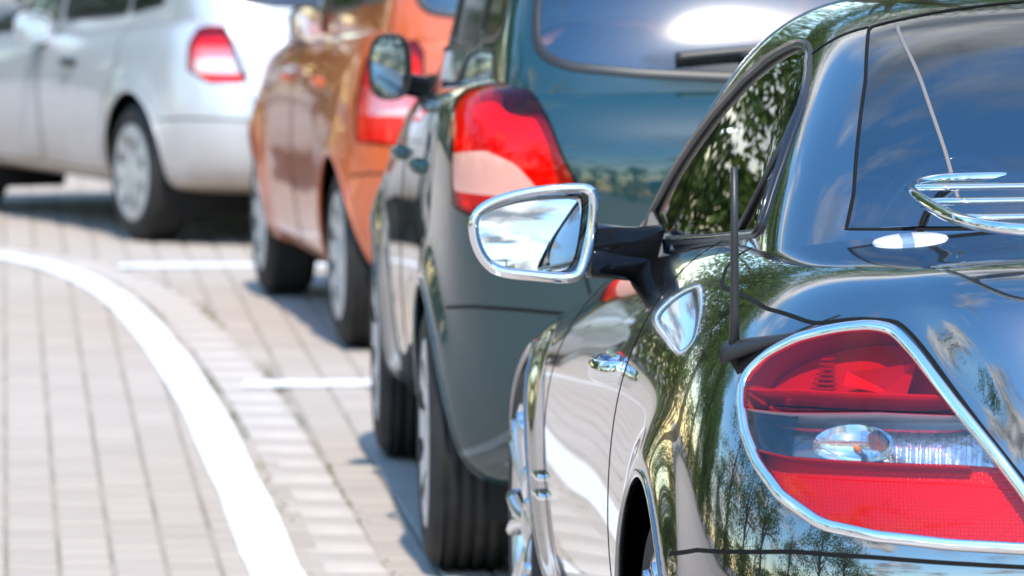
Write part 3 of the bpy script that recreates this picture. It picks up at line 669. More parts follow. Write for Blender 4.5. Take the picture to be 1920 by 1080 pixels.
# ------------------------------------------------------------------ car parts shared by all four
def mx_(v): v = np.array(v, float); v[:, 0] *= -1; return v
def wheel(car, x, y, R, W, style, sgn):
    """outer face at x; sgn -1 left, +1 right"""
    e = empty('wheel', car, (x, y, R)); e.rotation_euler = (0, 0, 0 if sgn < 0 else pi)
    rr = R * (.66 if style != 'alloy' else .70); h = W
    prof = [(.010, rr), (.0, rr + .012), (-.006, rr + (R - rr) * .45), (.002, R - .028), (.014, R - .010), (.024, R - .003)]
    xs = np.linspace(.030, h - .030, 5)
    for k, xg in enumerate(xs):
        if k in (1, 2, 3) or k in (0, 4): prof += [(xg - .006, R), (xg - .0045, R - .008), (xg + .0045, R - .008), (xg + .006, R)]
    prof += [(h - .024, R - .003), (h - .014, R - .010), (h, R - .03), (h + .005, rr + .04), (h - .01, rr)]
    V, F = lathe(prof, 72); mesh_obj('tyre', V, F, M['rubber'], e)
    mb = MB(); mat = M['alloy']
    # barrel and lip
    mb.add(*lathe([(.004, rr + .014), (-.002, rr + .008), (-.002, rr - .006), (.010, rr - .012), (.05, rr - .02), (h - .03, rr - .02), (h - .01, rr + .002)], 60))
    if style == 'alloy':
        for k in range(7):
            a = k / 7 * 2 * pi
            for da in (-.11, .11):
                pts = []
                for t in np.linspace(0, 1, 7):
                    r = .055 + t * (rr - .060); pts.append((.022 - .024 * sin(t * pi * .5) - .0, r * cos(a + da * t * 1.4), r * sin(a + da * t * 1.4)))
                mb.add(*tube(pts, np.linspace(.017, .0125, 7), 8))
        mb.add(*lathe([(.000, .0005), (-.002, .02), (.004, .045), (.022, .066), (.06, .07)], 32))
    else:
        mat = M['hub']; n = 60; ring_r = [.0005, .03, .05, .075, rr * .5, rr * .62, rr * .84, rr * .93, rr + .002]; xo = [-.002, -.004, .004, .010, .004, .000, -.004, -.002, .006]
        V = []; F = []; na = 72
        for r, xx in zip(ring_r, xo):
            for k in range(na): a = k / na * 2 * pi; V.append((xx, r * cos(a), r * sin(a)))
        for j in range(len(ring_r) - 1):
            for k in range(na):
                if j == 5 and (k % 9) in (3, 4, 5, 6): continue
                if j == 4 and (k % 9) in (4, 5): continue
                F.append((j * na + k, j * na + (k + 1) % na, (j + 1) * na + (k + 1) % na, (j + 1) * na + k))
        mb.add(V, F)
    mb.build('rim', mat, e)
    V, F = lathe([(.075, .03), (.075, rr * .82), (.085, rr * .82), (.085, .03)], 40); mesh_obj('brake_disc', V, F, M['disc'], e)
    return e
def arch_poly(sh, arc, zmin=.15):
    yc, zc, R = arc; a = np.linspace(-.35, pi + .35, 60); pts = np.column_stack([yc + R * np.cos(a), zc + R * np.sin(a)]); pts = pts[pts[:, 1] > zmin + .06]
    sv = sh.inv(pts, (1, 2), 'L'); return np.vstack([sv, [(sv[-1, 0], -.5), (sv[0, 0], -.5)]]), sv
def arches(car, sh, arcs, paint, depth=.30):
    holes = []
    for arc in arcs:
        poly, sv = arch_poly(sh, arc); holes += [poly, sh.mir(poly)]
        for sg in (-1, 1):
            P, N = sh.PN(*(sv if sg < 0 else sh.mir(sv)).T); V, F = sweep(P, N, rprof(.014, .004, -.012), False); mesh_obj('arch_lip', V, F, paint, car)
            yc, zc, R = arc; a = np.linspace(-.5, pi + .5, 40); xo = np.interp(np.arange(40), np.arange(len(P)) * 39 / (len(P) - 1), np.abs(P[:, 0])) if False else np.full(40, np.abs(P[:, 0]).min())
            rows = []
            for d_, rr in ((.004, R + .001), (.03, R + .012), (depth, R + .012), (depth, .05)):
                rows.append(np.column_stack([sg * (xo - d_), yc + rr * np.cos(a), zc + rr * np.sin(a)]))
            V = np.vstack(rows); F = [(j * 40 + i, j * 40 + i + 1, (j + 1) * 40 + i + 1, (j + 1) * 40 + i) for j in range(3) for i in range(39)]
            mesh_obj('wheel_liner', V, F, M['dark'], car)
    return holes
def put(parts, name, mat, car, label=None):
    r = []
    for (P, F, N) in parts.get(name, []): r.append(mesh_obj(name, P, F, mat, car, True, N, label))
    return r
def side_sv(sh, yz, n=2): return chaikin(sh.inv(resample(np.array(yz, float), max(40, len(yz) * 4)), (1, 2), 'L'), n)
def pts_sv(sh, p, n=2, dens=48): return chaikin(sh.inv(resample(np.array(p, float), dens)), n)
def back_sv(sh, xz, n=2):
    """outline given as the left half of a shape symmetric about the rear centre"""
    L = [(x, z) for x, z in xz]; full = L + [(-x, z) for x, z in L[::-1]]
    return chaikin(sh.inv(resample(np.array(full, float), 90), (0, 2), 'B'), n)
def front_sv(sh, xz, n=2):
    L = [(x, z) for x, z in xz]; full = L + [(-x, z) for x, z in L[::-1]]
    return chaikin(sh.inv(resample(np.array(full, float), 90), (0, 2), 'F'), n)
def seat(car, x, y, z0, mat, wid=.46):
    mb = MB(); mb.add(*box((x, y + .22, z0 + .07), (wid, .5, .14), rotm(.06), .045)); mb.add(*box((x, y - .03, z0 + .36), (wid * .96, .13, .56), rotm(.22), .05))
    mb.add(*box((x, y - .13, z0 + .73), (.26, .09, .17), rotm(.15), .04))
    for dx in (-.05, .05): mb.add(*tube([(x + dx, y - .1, z0 + .6), (x + dx, y - .125, z0 + .7)], .006, 6))
    return mb.build('seat', mat, car, False)
def interior(car, w, y0, y1, zf, zb, seat_y, zs, mat):
    mb = MB(); mb.add(*box((0, (y0 + y1) / 2, zf), (2 * w, y1 - y0, .03))); mb.add(*box((0, y1, (zf + zb) / 2), (2 * w, .03, zb - zf))); mb.add(*box((0, y0, (zf + zb) / 2), (2 * w, .03, zb - zf)))
    for sg in (-1, 1): mb.add(*box((sg * w, (y0 + y1) / 2, (zf + zb) / 2), (.03, y1 - y0, zb - zf)))
    mb.build('cabin_tub', M['dark'], car, False)
    d = MB(); d.add(*box((0, y1 - .05, zb - .02), (2 * w - .02, .42, .16), rotm(-.15), .05)); d.build('dashboard', M['plastic'], car, False)
    st = empty('steering_wheel', car, (-w * .5, y1 - .36, zb - .02)); st.rotation_euler = (radians(65), 0, 0); a = np.linspace(0, 2 * pi, 40, endpoint=False)
    V, F = tube(np.column_stack([.18 * np.cos(a), .18 * np.sin(a), 0 * a]), .014, 8, True); mesh_obj('wheel_ring', V, F, M['plastic'], st)
    mb = MB(); mb.add(*box((0, 0, -.01), (.34, .05, .02), None, .008)); mb.add(*box((0, -.08, -.01), (.05, .16, .02), None, .008)); mb.build('wheel_spoke', M['plastic'], st, False)
    for (sx, sy) in seat_y: seat(car, sx, sy, zs, mat)
def tail_light(car, sh, poly, bands, right=False, ringw=.0, deep=.035):
    """lens pieces set in a bucket behind the outline; bands = [(name, outline, material)]"""
    e = empty('tail_light', car)
    sc = 1.0
    c = poly.mean(0); inner = c + (poly - c) * .97
    o = patch(sh, inner, 'lamp_housing', M['redbox'], e, -deep, (.09, .09))
    # bucket wall between body and housing
    n = len(poly); P, N = sh.PN(poly[:, 0], poly[:, 1]); Q, NQ = sh.PN(inner[:, 0], inner[:, 1]); V = np.vstack([P - N * .001, Q - NQ * deep]); F = [(i, (i + 1) % n, n + (i + 1) % n, n + i) for i in range(n)]
    mesh_obj('lamp_rim', V, F, M['redbox'], e)
    for nm, q, mat, off in bands: patch(sh, q, nm, mat, e, off, (.08, .08))
    return e
def line_f(sh, pts):
    """a line across a lamp, given by local points, as v = f(s) with straight ends"""
    sv = sh.inv(np.array(pts, float)); sv = sv[np.argsort(sv[:, 0])]
    def f(s):
        s = np.asarray(s, float); v = np.interp(s, sv[:, 0], sv[:, 1]); k0 = (sv[1, 1] - sv[0, 1]) / (sv[1, 0] - sv[0, 0]); k1 = (sv[-1, 1] - sv[-2, 1]) / (sv[-1, 0] - sv[-2, 0])
        return np.where(s < sv[0, 0], sv[0, 1] + k0 * (s - sv[0, 0]), np.where(s > sv[-1, 0], sv[-1, 1] + k1 * (s - sv[-1, 0]), v))
    return f
def clip_side(poly, f, above):
    p = resample(poly, 260); d = (p[:, 1] - f(p[:, 0])) * (1 if above else -1); out = []
    for k in range(len(p)):
        a, b, da, db = p[k - 1], p[k], d[k - 1], d[k]
        if (da >= 0) != (db >= 0): t = da / (da - db); out.append(a + t * (b - a))
        if db >= 0: out.append(b)
    q = np.array(out); q = np.column_stack([q[:, 0], q[:, 1] - f(q[:, 0])]); q = resample(q, 220); q[:, 1] += f(q[:, 0]); return q
def band(poly, f_lo=None, f_hi=None):
    if f_lo is not None: poly = clip_side(poly, f_lo, True)
    if f_hi is not None: poly = clip_side(poly, f_hi, False)
    return poly


# ------------------------------------------------------------------ the black roadster
def car_root(name, key, label, cat='car'):
    (x, y), a = PLACE[key]; return tag(empty(name, None, (x, y, 0), a), label, cat, 'cars parked along the white edge line')
B_LIGHT = [(-0.797, 0.377, 0.801), (-0.792, 0.406, 0.828), (-0.783, 0.412, 0.844), (-0.756, 0.402, 0.871), (-0.714, 0.373, 0.896), (-0.658, 0.332, 0.913), (-0.617, 0.304, 0.918), (-0.591, 0.28, 0.912), (-0.565, 0.239, 0.881), (-0.522, 0.17, 0.817), (-0.477, 0.116, 0.757), (-0.438, 0.079, 0.702), (-0.408, 0.055, 0.649), (-0.399, 0.05, 0.637), (-0.409, 0.049, 0.629), (-0.443, 0.055, 0.629), (-0.542, 0.079, 0.633), (-0.64, 0.12, 0.641), (-0.71, 0.167, 0.653), (-0.76, 0.227, 0.688), (-0.786, 0.285, 0.729), (-0.797, 0.336, 0.767)]
B_SIDE = [(2.52, .893), (2.47, .938), (2.27, 1.04), (2.04, 1.13), (1.80, 1.213), (1.645, 1.256), (1.519, 1.277), (1.417, 1.277), (1.34, 1.262), (1.25, 1.235), (1.142, 1.19), (1.059, 1.12), (1.007, 1.051), (.985, 1.006), (1.456, .968)]
B_DIV = [(-0.612, 1.165, 1.193), (-0.643, 1.119, 1.142), (-0.675, 1.127, 1.076), (-0.7, 1.199, 1.002)]
B_REARWIN = [(-.592, .80, 1.030), (-.575, .848, 1.084), (-.549, .969, 1.157), (-.518, 1.113, 1.232), (-.486, 1.305, 1.308), (-.426, 1.306, 1.322), (-.34, 1.318, 1.337), (-.18, 1.345, 1.349)]
B_LID = [(-.45, .80, 1.02), (-.58, .82, 1.01), (-.667, 1.00, .994), (-.715, 1.03, .978), (-.748, .98, .957), (-.770, .855, .935), (-.743, .503, .926), (-.694, .37, .916), (-.644, .336, .926), (-.58, .283, .923), (-.551, .233, .885), (-.496, .15, .80), (-.422, .075, .698), (-.36, .045, .62), (-.2, .02, .60)]
def sym_sv(sh, L, dens=60, n=1):
    sv = resample(sh.inv(resample(np.array(L, float), dens, False)), dens, False); return np.vstack([sv, sh.mir(sv)])
def roadster():
    car = car_root('roadster', 'black', 'glossy black two-seat roadster with chrome boot rack, nearest car, cut by the right edge')
    sh, gh, pt = BB, BG, M['black']
    holes = arches(car, sh, BA, pt)
    light = chaikin(sh.inv(resample(np.array(B_LIGHT), 70)), 2)
    holes += [light, sh.mir(light)]
    lid = sym_sv(sh, B_LID)
    door = side_sv(sh, [(1.34, .985), (1.38, .86), (1.42, .72), (1.44, .5), (1.36, .34), (1.40, .23), (2.70, .23), (2.73, .5), (2.68, .80), (2.62, .885), (2.2, .935), (1.8, .962)], 1)
    bl = resample(sh.inv(np.array([(-.90, .50, .578), (-.863, .384, .594), (-.817, .269, .604), (-.74, .19, .612), (-.64, .115, .612), (-.5, .07, .605), (-.36, .045, .60), (-.18, .02, .59)])), 40, False)
    bump = np.vstack([bl, sh.mir(bl), [(2 * sh.M - bl[0, 0], -.6), (bl[0, 0], -.6)]])
    gx = lambda p: ~((np.abs(p[:, 0]) < .60) & (p[:, 1] > .92) & (p[:, 1] < 2.75) & (p[:, 2] > .86))
    parts = shell_parts(sh, 760, 190, holes, [('trunk_lid', lid), ('door', door), ('door', sh.mir(door)), ('rear_bumper', bump)], gx)
    body = put(parts, 'body', pt, car)[0]; put(parts, 'trunk_lid', pt, car); put(parts, 'door', pt, car); put(parts, 'rear_bumper', pt, car)
    # shut lines
    for nm, ln_ in (('trunk_gap', lid[:60]), ('trunk_gap', sh.mir(lid[:60])), ('bumper_gap', bl), ('bumper_gap', sh.mir(bl))): ribbon(sh, ln_, nm, M['gap'], body, .0065)
    for d_ in (door, sh.mir(door)): P, N = sh.PN(*resample(d_, 260).T); V, F = sweep(P + N * .0008, N, [(-.0022, -.002), (-.0022, 0), (.0022, 0), (.0022, -.002)]); mesh_obj('door_gap', V, F, M['gap'], body, False)
    # hardtop
    side = chaikin(gh.inv(resample(np.array(B_SIDE), 70), (1, 2), 'L'), 2)
    rw = sym_sv(gh, B_REARWIN, 50)
    ws = front_sv(gh, [(-.60, 1.01), (-.57, 1.12), (-.50, 1.24), (-.42, 1.30), (-.2, 1.315), (0, 1.32)]) if False else None
    wsl = resample(gh.inv(np.array([(-.66, 2.62, .97), (-.63, 2.5, 1.04), (-.58, 2.27, 1.16), (-.49, 2.08, 1.28), (-.30, 2.09, 1.325), (-.12, 2.10, 1.33)])), 40, False)
    wsb = resample(gh.inv(np.array([(-.12, 2.93, .92), (-.35, 2.90, .92), (-.55, 2.82, .925), (-.65, 2.70, .935)])), 24, False)
    half = np.vstack([wsb, wsl]); half[:, 0] = np.where(half[:, 0] > gh.M, half[:, 0] - gh.ns, half[:, 0]); ws = np.vstack([half, np.column_stack([-half[::-1, 0], half[::-1, 1]])])
    gparts = shell_parts(gh, 520, 130, [side, gh.mir(side), rw, ws], [])
    top = put(gparts, 'body', pt, car)[0]; top.name = 'hardtop'
    for sd in (side, gh.mir(side)):
        w = empty('side_window', car); patch(gh, sd, 'pane', M['dark_glass'], w, -.004, (.1, .1)); ring(gh, sd, 'gasket', M['plastic'], w, .016, .004, 0, 160); ring(gh, sd, 'chrome_strip', M['gloss_black'], w, .005, .007, 0.002, 160)
        dl = gh.inv(np.array(B_DIV)); dl = dl if sd is side else gh.mir(dl); P, N = gh.PN(*resample(dl, 30, False).T); V, F = sweep(P, N, rprof(.016, .004), False); mesh_obj('window_divider', V, F, M['plastic'], w)
    w = empty('rear_window', car); patch(gh, rw, 'pane', M['dark_glass'], w, -.001, (.12, .12))
    gl_ = gh.inv(np.array([(-.445, 1.285, 1.314), (-.438, 1.124, 1.256), (-.434, .984, 1.189), (-.426, .875, 1.129), (-.421, .80, 1.075)]))
    for q in (gl_, gh.mir(gl_)): P, N = gh.PN(*resample(chaikin(q, 3, False), 40, False).T); V, F = sweep(P, N, rprof(.006, .0010), False); mesh_obj('glass_edge', V, F, M['seal'], w)
    ring(gh, rw, 'roof_gap', M['gap'], top, .0055, .0015, 0, 200)
    rl = gh.inv(np.array([(-.486, 1.305, 1.308), (-.525, 1.317, 1.296), (-.566, 1.329, 1.27), (-.578, 1.335, 1.262)]))
    for q in (rl, gh.mir(rl)): ribbon(gh, q, 'roof_gap', M['gap'], top, .006, .0012)
    w = empty('windscreen', car); patch(gh, ws, 'pane', M['glass'], w, -.003, (.2, .2)); ring(gh, ws, 'gasket', M['plastic'], w, .02, .003, 0, 160)
    # lamps
    hi1 = [(-.79, .40, .822), (-.72, .31, .824), (-.62, .23, .826), (-.52, .18, .826), (-.42, .13, .825)]
    lo1 = [(-.80, .37, .800), (-.74, .29, .797), (-.62, .215, .797), (-.52, .165, .799), (-.42, .12, .800)]
    hi2 = [(-.79, .31, .745), (-.74, .25, .736), (-.62, .17, .731), (-.52, .13, .731), (-.42, .09, .731)]
    fa, fb, fc = line_f(sh, hi1), line_f(sh, lo1), line_f(sh, hi2)
    fd = line_f(sh, [(x, y, z - .030) for x, y, z in hi2])
    for right in (False, True):
        m = (lambda q: sh.mir(q)) if right else (lambda q: q)
        e = empty('tail_light', car); c = light.mean(0); L = light
        # bucket: three chambers behind the lens
        for nm, q, mat, dp in (('lamp_housing', band(L, fa), 'redbox', .045), ('lamp_housing', band(L, fc, fa), 'reflector', .05), ('lamp_housing', band(L, None, fc), 'prism', .02)):
            q = q.mean(0) + (q - q.mean(0)) * .985; patch(sh, m(q), nm, M[mat], e, -dp, (.08, .08))
        n = len(L); P, N = sh.PN(*m(L).T); V = np.vstack([P - N * .002, P - N * .055]); F = [(i, (i + 1) % n, n + (i + 1) % n, n + i) for i in range(n)]; mesh_obj('lamp_wall', V, F, M['lampgrey'], e)
        for f_ in (fa, fb, fc):                      # partitions between chambers
            qq = band(L, f_); ss = np.linspace(L[:, 0].min() + .06, L[:, 0].max() - .5, 40); q = m(np.column_stack([ss, f_(ss)])); P, N = sh.PN(*q.T); V, F = sweep(P - N * .022, N, [(-.0015, -.022), (-.0015, .0195), (.0015, .0195), (.0015, -.022)], False); mesh_obj('lamp_partition', V, F, M['redbox' if f_ is fa else 'lampgrey'], e)
        for nm, q, mat, off in (('red_lens', band(L, fa), 'red', .003), ('bright_red_lens', band(L, fb, fa), 'red2', .0045), ('clear_lens', band(L, fc, fb), 'clear', .003), ('bright_red_lens', band(L, fd, fc), 'red2', .0045), ('red_lens', band(L, None, fd), 'red', .003)):
            patch(sh, m(q), nm, M[mat], e, off, (.07, .07))
        fl = band(L, fc, fb); sm = L[:, 0].min() + .30 * (L[:, 0].max() - L[:, 0].min()); k = fl[:, 0] < sm; fs_ = fl.copy(); fs_[~k, 0] = sm; fs_ = resample(fs_, 160)
        ul = np.linspace(0, 1, 40); sl = fl[:, 0].min(); ss = sl + .03 + (sm - sl - .03) * ul; lo_ = fc(ss) + .02; hi_ = fb(ss) - .02
        ok_ = inpoly(np.column_stack([ss, (lo_ + hi_) / 2]), fl); ss, lo_, hi_ = ss[ok_], lo_[ok_], hi_[ok_]
        patch(sh, m(np.vstack([np.column_stack([ss, lo_]), np.column_stack([ss, hi_])[::-1]])), 'smoked_lens', M['smoke'], e, -.006, (.08, .08))
        # stepped reflector, bulb bowls and diffuser ribs inside
        def at(x, z, d): p = sh.inv(np.array([(x, z)]), (0, 2), 'B')[0]; p = m(np.array([p]))[0]; P, N = sh.PN(*p); return P - N * d, N
        P, N = at(-.665, .766, .028); T = np.cross(N, (0, 0, 1.)); T /= np.linalg.norm(T); B = np.cross(T, N)
        a = np.arange(32) / 32 * 2 * pi; rows = [(.050, .016), (.046, .004), (.032, -.012), (.012, -.018), (.0005, -.018)]; V = np.vstack([P + r * (np.cos(a)[:, None] * T * 1.25 + np.sin(a)[:, None] * B * .62) + N * h for r, h in rows]); F = [(j * 32 + i, j * 32 + (i + 1) % 32, (j + 1) * 32 + (i + 1) % 32, (j + 1) * 32 + i) for j in range(4) for i in range(32)]
        mesh_obj('lamp_bowl', V, F, M['chrome'], e)
        V, F = tube([P - N * .015, P, P + N * .012], [.004, .006, .002], 12); mesh_obj('bulb', V, F, M['bulb'], e)
        mb = MB()
        for k in range(9):
            Q, NN = at(-.690, .832 + .0065 * k, .026); T = np.cross(NN, (0, 0, 1.)); T /= np.linalg.norm(T); T *= (1 if T[0] * (1 if right else -1) > 0 else -1); mb.add(*box(Q + T * (.020 - .0022 * k), (.040 - .0035 * k, .020, .0035), rotm(0, 0, math.atan2(T[1], T[0])), .001))
        mb.build('reflector_rib', M['dark_red'], e, False)
        mb = MB()
        for k in range(17):
            Q, NN = at(-.655 + .0135 * k, .765, .024); mb.add(*tube([Q - np.array([0, 0, .026]), Q + np.array([0, 0, .026])], .0045, 6))
        mb.build('diffuser_rib', M['clear'], e)
        P, N = at(-.625, .856, .03); T = np.cross(N, (0, 0, 1.)); T /= np.linalg.norm(T); B = np.cross(T, N)
        V = [P + T * .05 * sx + B * .03 * sy * (1 if sx * (1 if not right else -1) < 0 else .35) + N * .012 for sx, sy in ((-1, -1), (1, -1), (1, 1), (-1, 1))] + [P - N * .015]; mesh_obj('brake_reflector', V, [(0, 1, 4), (1, 2, 4), (2, 3, 4), (3, 0, 4)], M['redbox'], e, False)
        ring(sh, m(L), 'chrome_surround', M['chrome'], e, .018, .0065, .001, 300)
    # wheels
    for (yc, zc, R) in BA:
        for sg in (-1, 1): wheel(car, sg * .868, yc, .315, .225, 'alloy', sg)
    interior(car, .66, 1.0, 2.75, .22, .86, [(-.36, 1.45), (.36, 1.45)], .26, M['cloth'])
    for sg in (-1, 1):
        a = np.linspace(0, pi, 20); V, F = tube(np.column_stack([sg * .36 + .15 * np.cos(a), np.full(20, 1.18), .90 + .20 * np.sin(a)]), .022, 10); mesh_obj('roll_hoop', V, F, M['chrome'], car)
    # door mirrors
    MF = np.array([(-1.061, .95), (-1.059, .972), (-1.043, .99), (-1.007, 1.005), (-.954, 1.017), (-.882, 1.023), (-.853, 1.021), (-.844, 1.007), (-.848, .958), (-.857, .913), (-.868, .873), (-.886, .861), (-.954, .867), (-1.016, .874), (-1.039, .892), (-1.054, .919)])
    MG = np.array([(-1.048, .959), (-1.03, .984), (-.989, .999), (-.936, 1.006), (-.877, 1.008), (-.869, .998), (-.873, .949), (-.884, .895), (-.9, .876), (-.954, .88), (-1.007, .887), (-1.034, .905), (-1.045, .932)])
    for sg in (-1, 1): door_mirror(car, MF, MG, 2.0, sg, M['chrome'], M['black'], [(-.862, 2.03, .912), (-.82, 2.05, .908), (-.775, 2.10, .90), (-.72, 2.16, .90)], .047, tilt=9, toe=4)
    # sail panels at the foot of the screen pillars
    for sg in (-1, 1):
        P = np.array([(-.748, 1.98, .893), (-.745, 2.25, .880), (-.735, 2.72, .855), (-.715, 2.62, .91), (-.712, 2.40, .955), (-.722, 2.10, .935)]); V = np.vstack([P, P + np.array([.035, 0, 0])]); V[:, 0] *= -sg
        n = len(P); F = [tuple(range(n)), tuple(range(n, 2 * n))[::-1]] + [(i, n + i, n + (i + 1) % n, (i + 1) % n) for i in range(n)]; mesh_obj('mirror_sail', V, F, M['gloss_black'], car, False)
    # aerial on the left rear wing
    e = empty('aerial', car)
    V, F = tube([(-.797, .462, .868), (-.7965, .462, .93), (-.797, .461, 1.03), (-.798, .460, 1.134)], [.0085, .0066, .0058, .0050], 12); mesh_obj('mast', V, F, M['plastic'], e)
    sec = []
    for t in np.linspace(0, 1, 12):
        c = np.array([-.803, .478, .862]) * (1 - t) + np.array([-.697, .372, .904]) * t; hh = .018 * (1 - t) ** 1.4 + .006; ww = .016 * (1 - t) + .006; a = np.arange(12) / 12 * 2 * pi; dx = np.array([.7, .7, 0]); sec.append(c + ww * np.cos(a)[:, None] * dx + np.maximum(np.sin(a), -.4)[:, None] * np.array([0, 0, hh]))
    V = np.vstack(sec); F = [(j * 12 + i, j * 12 + (i + 1) % 12, (j + 1) * 12 + (i + 1) % 12, (j + 1) * 12 + i) for j in range(11) for i in range(12)] + [tuple(range(12))[::-1], tuple(range(132, 144))]; mesh_obj('foot', V, F, M['plastic'], e)
    # boot rack
    e = empty('luggage_rack', car)
    hp = np.array([(0, .87, 1.096), (-.40, .85, 1.096), (-.475, .80, 1.094), (-.512, .70, 1.090), (-.52, .58, 1.084), (-.505, .34, 1.068), (-.46, .20, 1.060), (-.38, .17, 1.058), (0, .16, 1.058)])
    loop = resample(chaikin(np.vstack([hp, mx_(hp[1:-1][::-1])]), 3), 160); V, F = tube(loop, .0092, 12, True); mesh_obj('frame', V, F, M['chrome'], e)
    for yy, zz in ((.70, 1.090), (.52, 1.080), (.33, 1.068)):
        x = .505; p = np.array([(-x, yy, zz), (-x * .5, yy + .006, zz + .002), (0, yy + .008, zz + .002), (x * .5, yy + .006, zz + .002), (x, yy, zz)]); a = np.arange(14) / 14 * 2 * pi
        V, F = sweep(resample(p, 20, False), np.tile([0, 0, 1.], (20, 1)), np.column_stack([.017 * np.cos(a), .0055 * np.sin(a)]), False); mesh_obj('slat', V, F, M['chrome'], e)
    for sx in (-1, 1):
        for yy, zz in ((.70, 1.086), (.30, 1.062)):
            p = sh.inv(np.array([(sx * .30, yy, 1.0)]))[0]; g = sh.P(*p); V, F = tube([(g[0], g[1], g[2] - .002), (g[0], g[1], g[2] + .012), (g[0], g[1], (g[2] + zz) / 2), (g[0], g[1], zz)], [.013, .008, .006, .006], 10); mesh_obj('post', V, F, M['chrome'], e)
    # low domed white disc lying on the deck
    c = sh.inv(np.array([(-.508, .70, 1.010)]))[0]; Pc = sh.P(*c); a = np.linspace(0, 2 * pi, 48, endpoint=False); cp = sh.inv(np.column_stack([Pc[0] + .050 * np.cos(a), Pc[1] + .055 * np.sin(a)]), (0, 1), None) if False else None
    ds = np.linalg.norm(sh.P(c[0] + .05, c[1]) - sh.P(c[0] - .05, c[1])) / .1; dv_ = np.linalg.norm(sh.P(c[0], c[1] + .05) - sh.P(c[0], c[1] - .05)) / .1
    rows = [];
    Nc = sh.PN(*c)[1]; Tc = np.cross((0, 1., 0), Nc); Tc /= np.linalg.norm(Tc); Bc = np.cross(Nc, Tc)
    for r, hh in ((1.0, -.006), (1.0, .001), (.95, .004), (.75, .007), (.5, .009), (.25, .0098), (.01, .010)): rows.append(Pc + .056 * r * (np.cos(a)[:, None] * Tc + np.sin(a)[:, None] * Bc) + Nc * hh)
    mesh_obj('deck_disc', np.vstack(rows), [(j * 48 + i, j * 48 + (i + 1) % 48, (j + 1) * 48 + (i + 1) % 48, (j + 1) * 48 + i) for j in range(6) for i in range(48)], M['white_disc'], car)
    # door pulls, wing vents
    for sg in (-1, 1):
        e = empty('door_handle', car); t = np.linspace(0, 1, 18); yy = 1.47 + .24 * t; base = np.array([sh.P(*q)[0] for q in sh.inv(np.column_stack([yy, np.full(18, .752)]), (1, 2), 'L')])
        x = base + .004 - .040 * np.sin(np.clip(t * 1.15, 0, 1) * pi) ** .55; path = np.column_stack([x * -sg, yy, np.full(18, .752) - .004 * t])
        V, F = sweep(path, np.tile([-1. * -sg, 0, 0], (18, 1)), np.column_stack([.019 * np.cos(np.arange(14) / 14 * 2 * pi), .0085 * np.sin(np.arange(14) / 14 * 2 * pi)]), False); mesh_obj('grip', V, F, M['chrome'], e)
        b2 = float(sh.P(*sh.inv(np.array([(1.585, .75)]), (1, 2), 'L')[0])[0]); V, F = box((b2 * -sg * -1 * -1, 1.585, .748), (.012, .15, .06), None, .005); mesh_obj('recess', V, F, M['chrome'], e, False)
        for zz in (.452, .418):
            x = float(sh.P(*sh.inv(np.array([(2.80, zz)]), (1, 2), 'L')[0])[0]); V, F = tube([((x + .012) * -sg, 2.72, zz), ((x - .006) * -sg, 2.76, zz), ((x - .010) * -sg, 2.83, zz), ((x + .012) * -sg, 2.89, zz)], [.004, .007, .007, .003], 10); mesh_obj('wing_fin', V, F, M['chrome'], car)
    return car, body
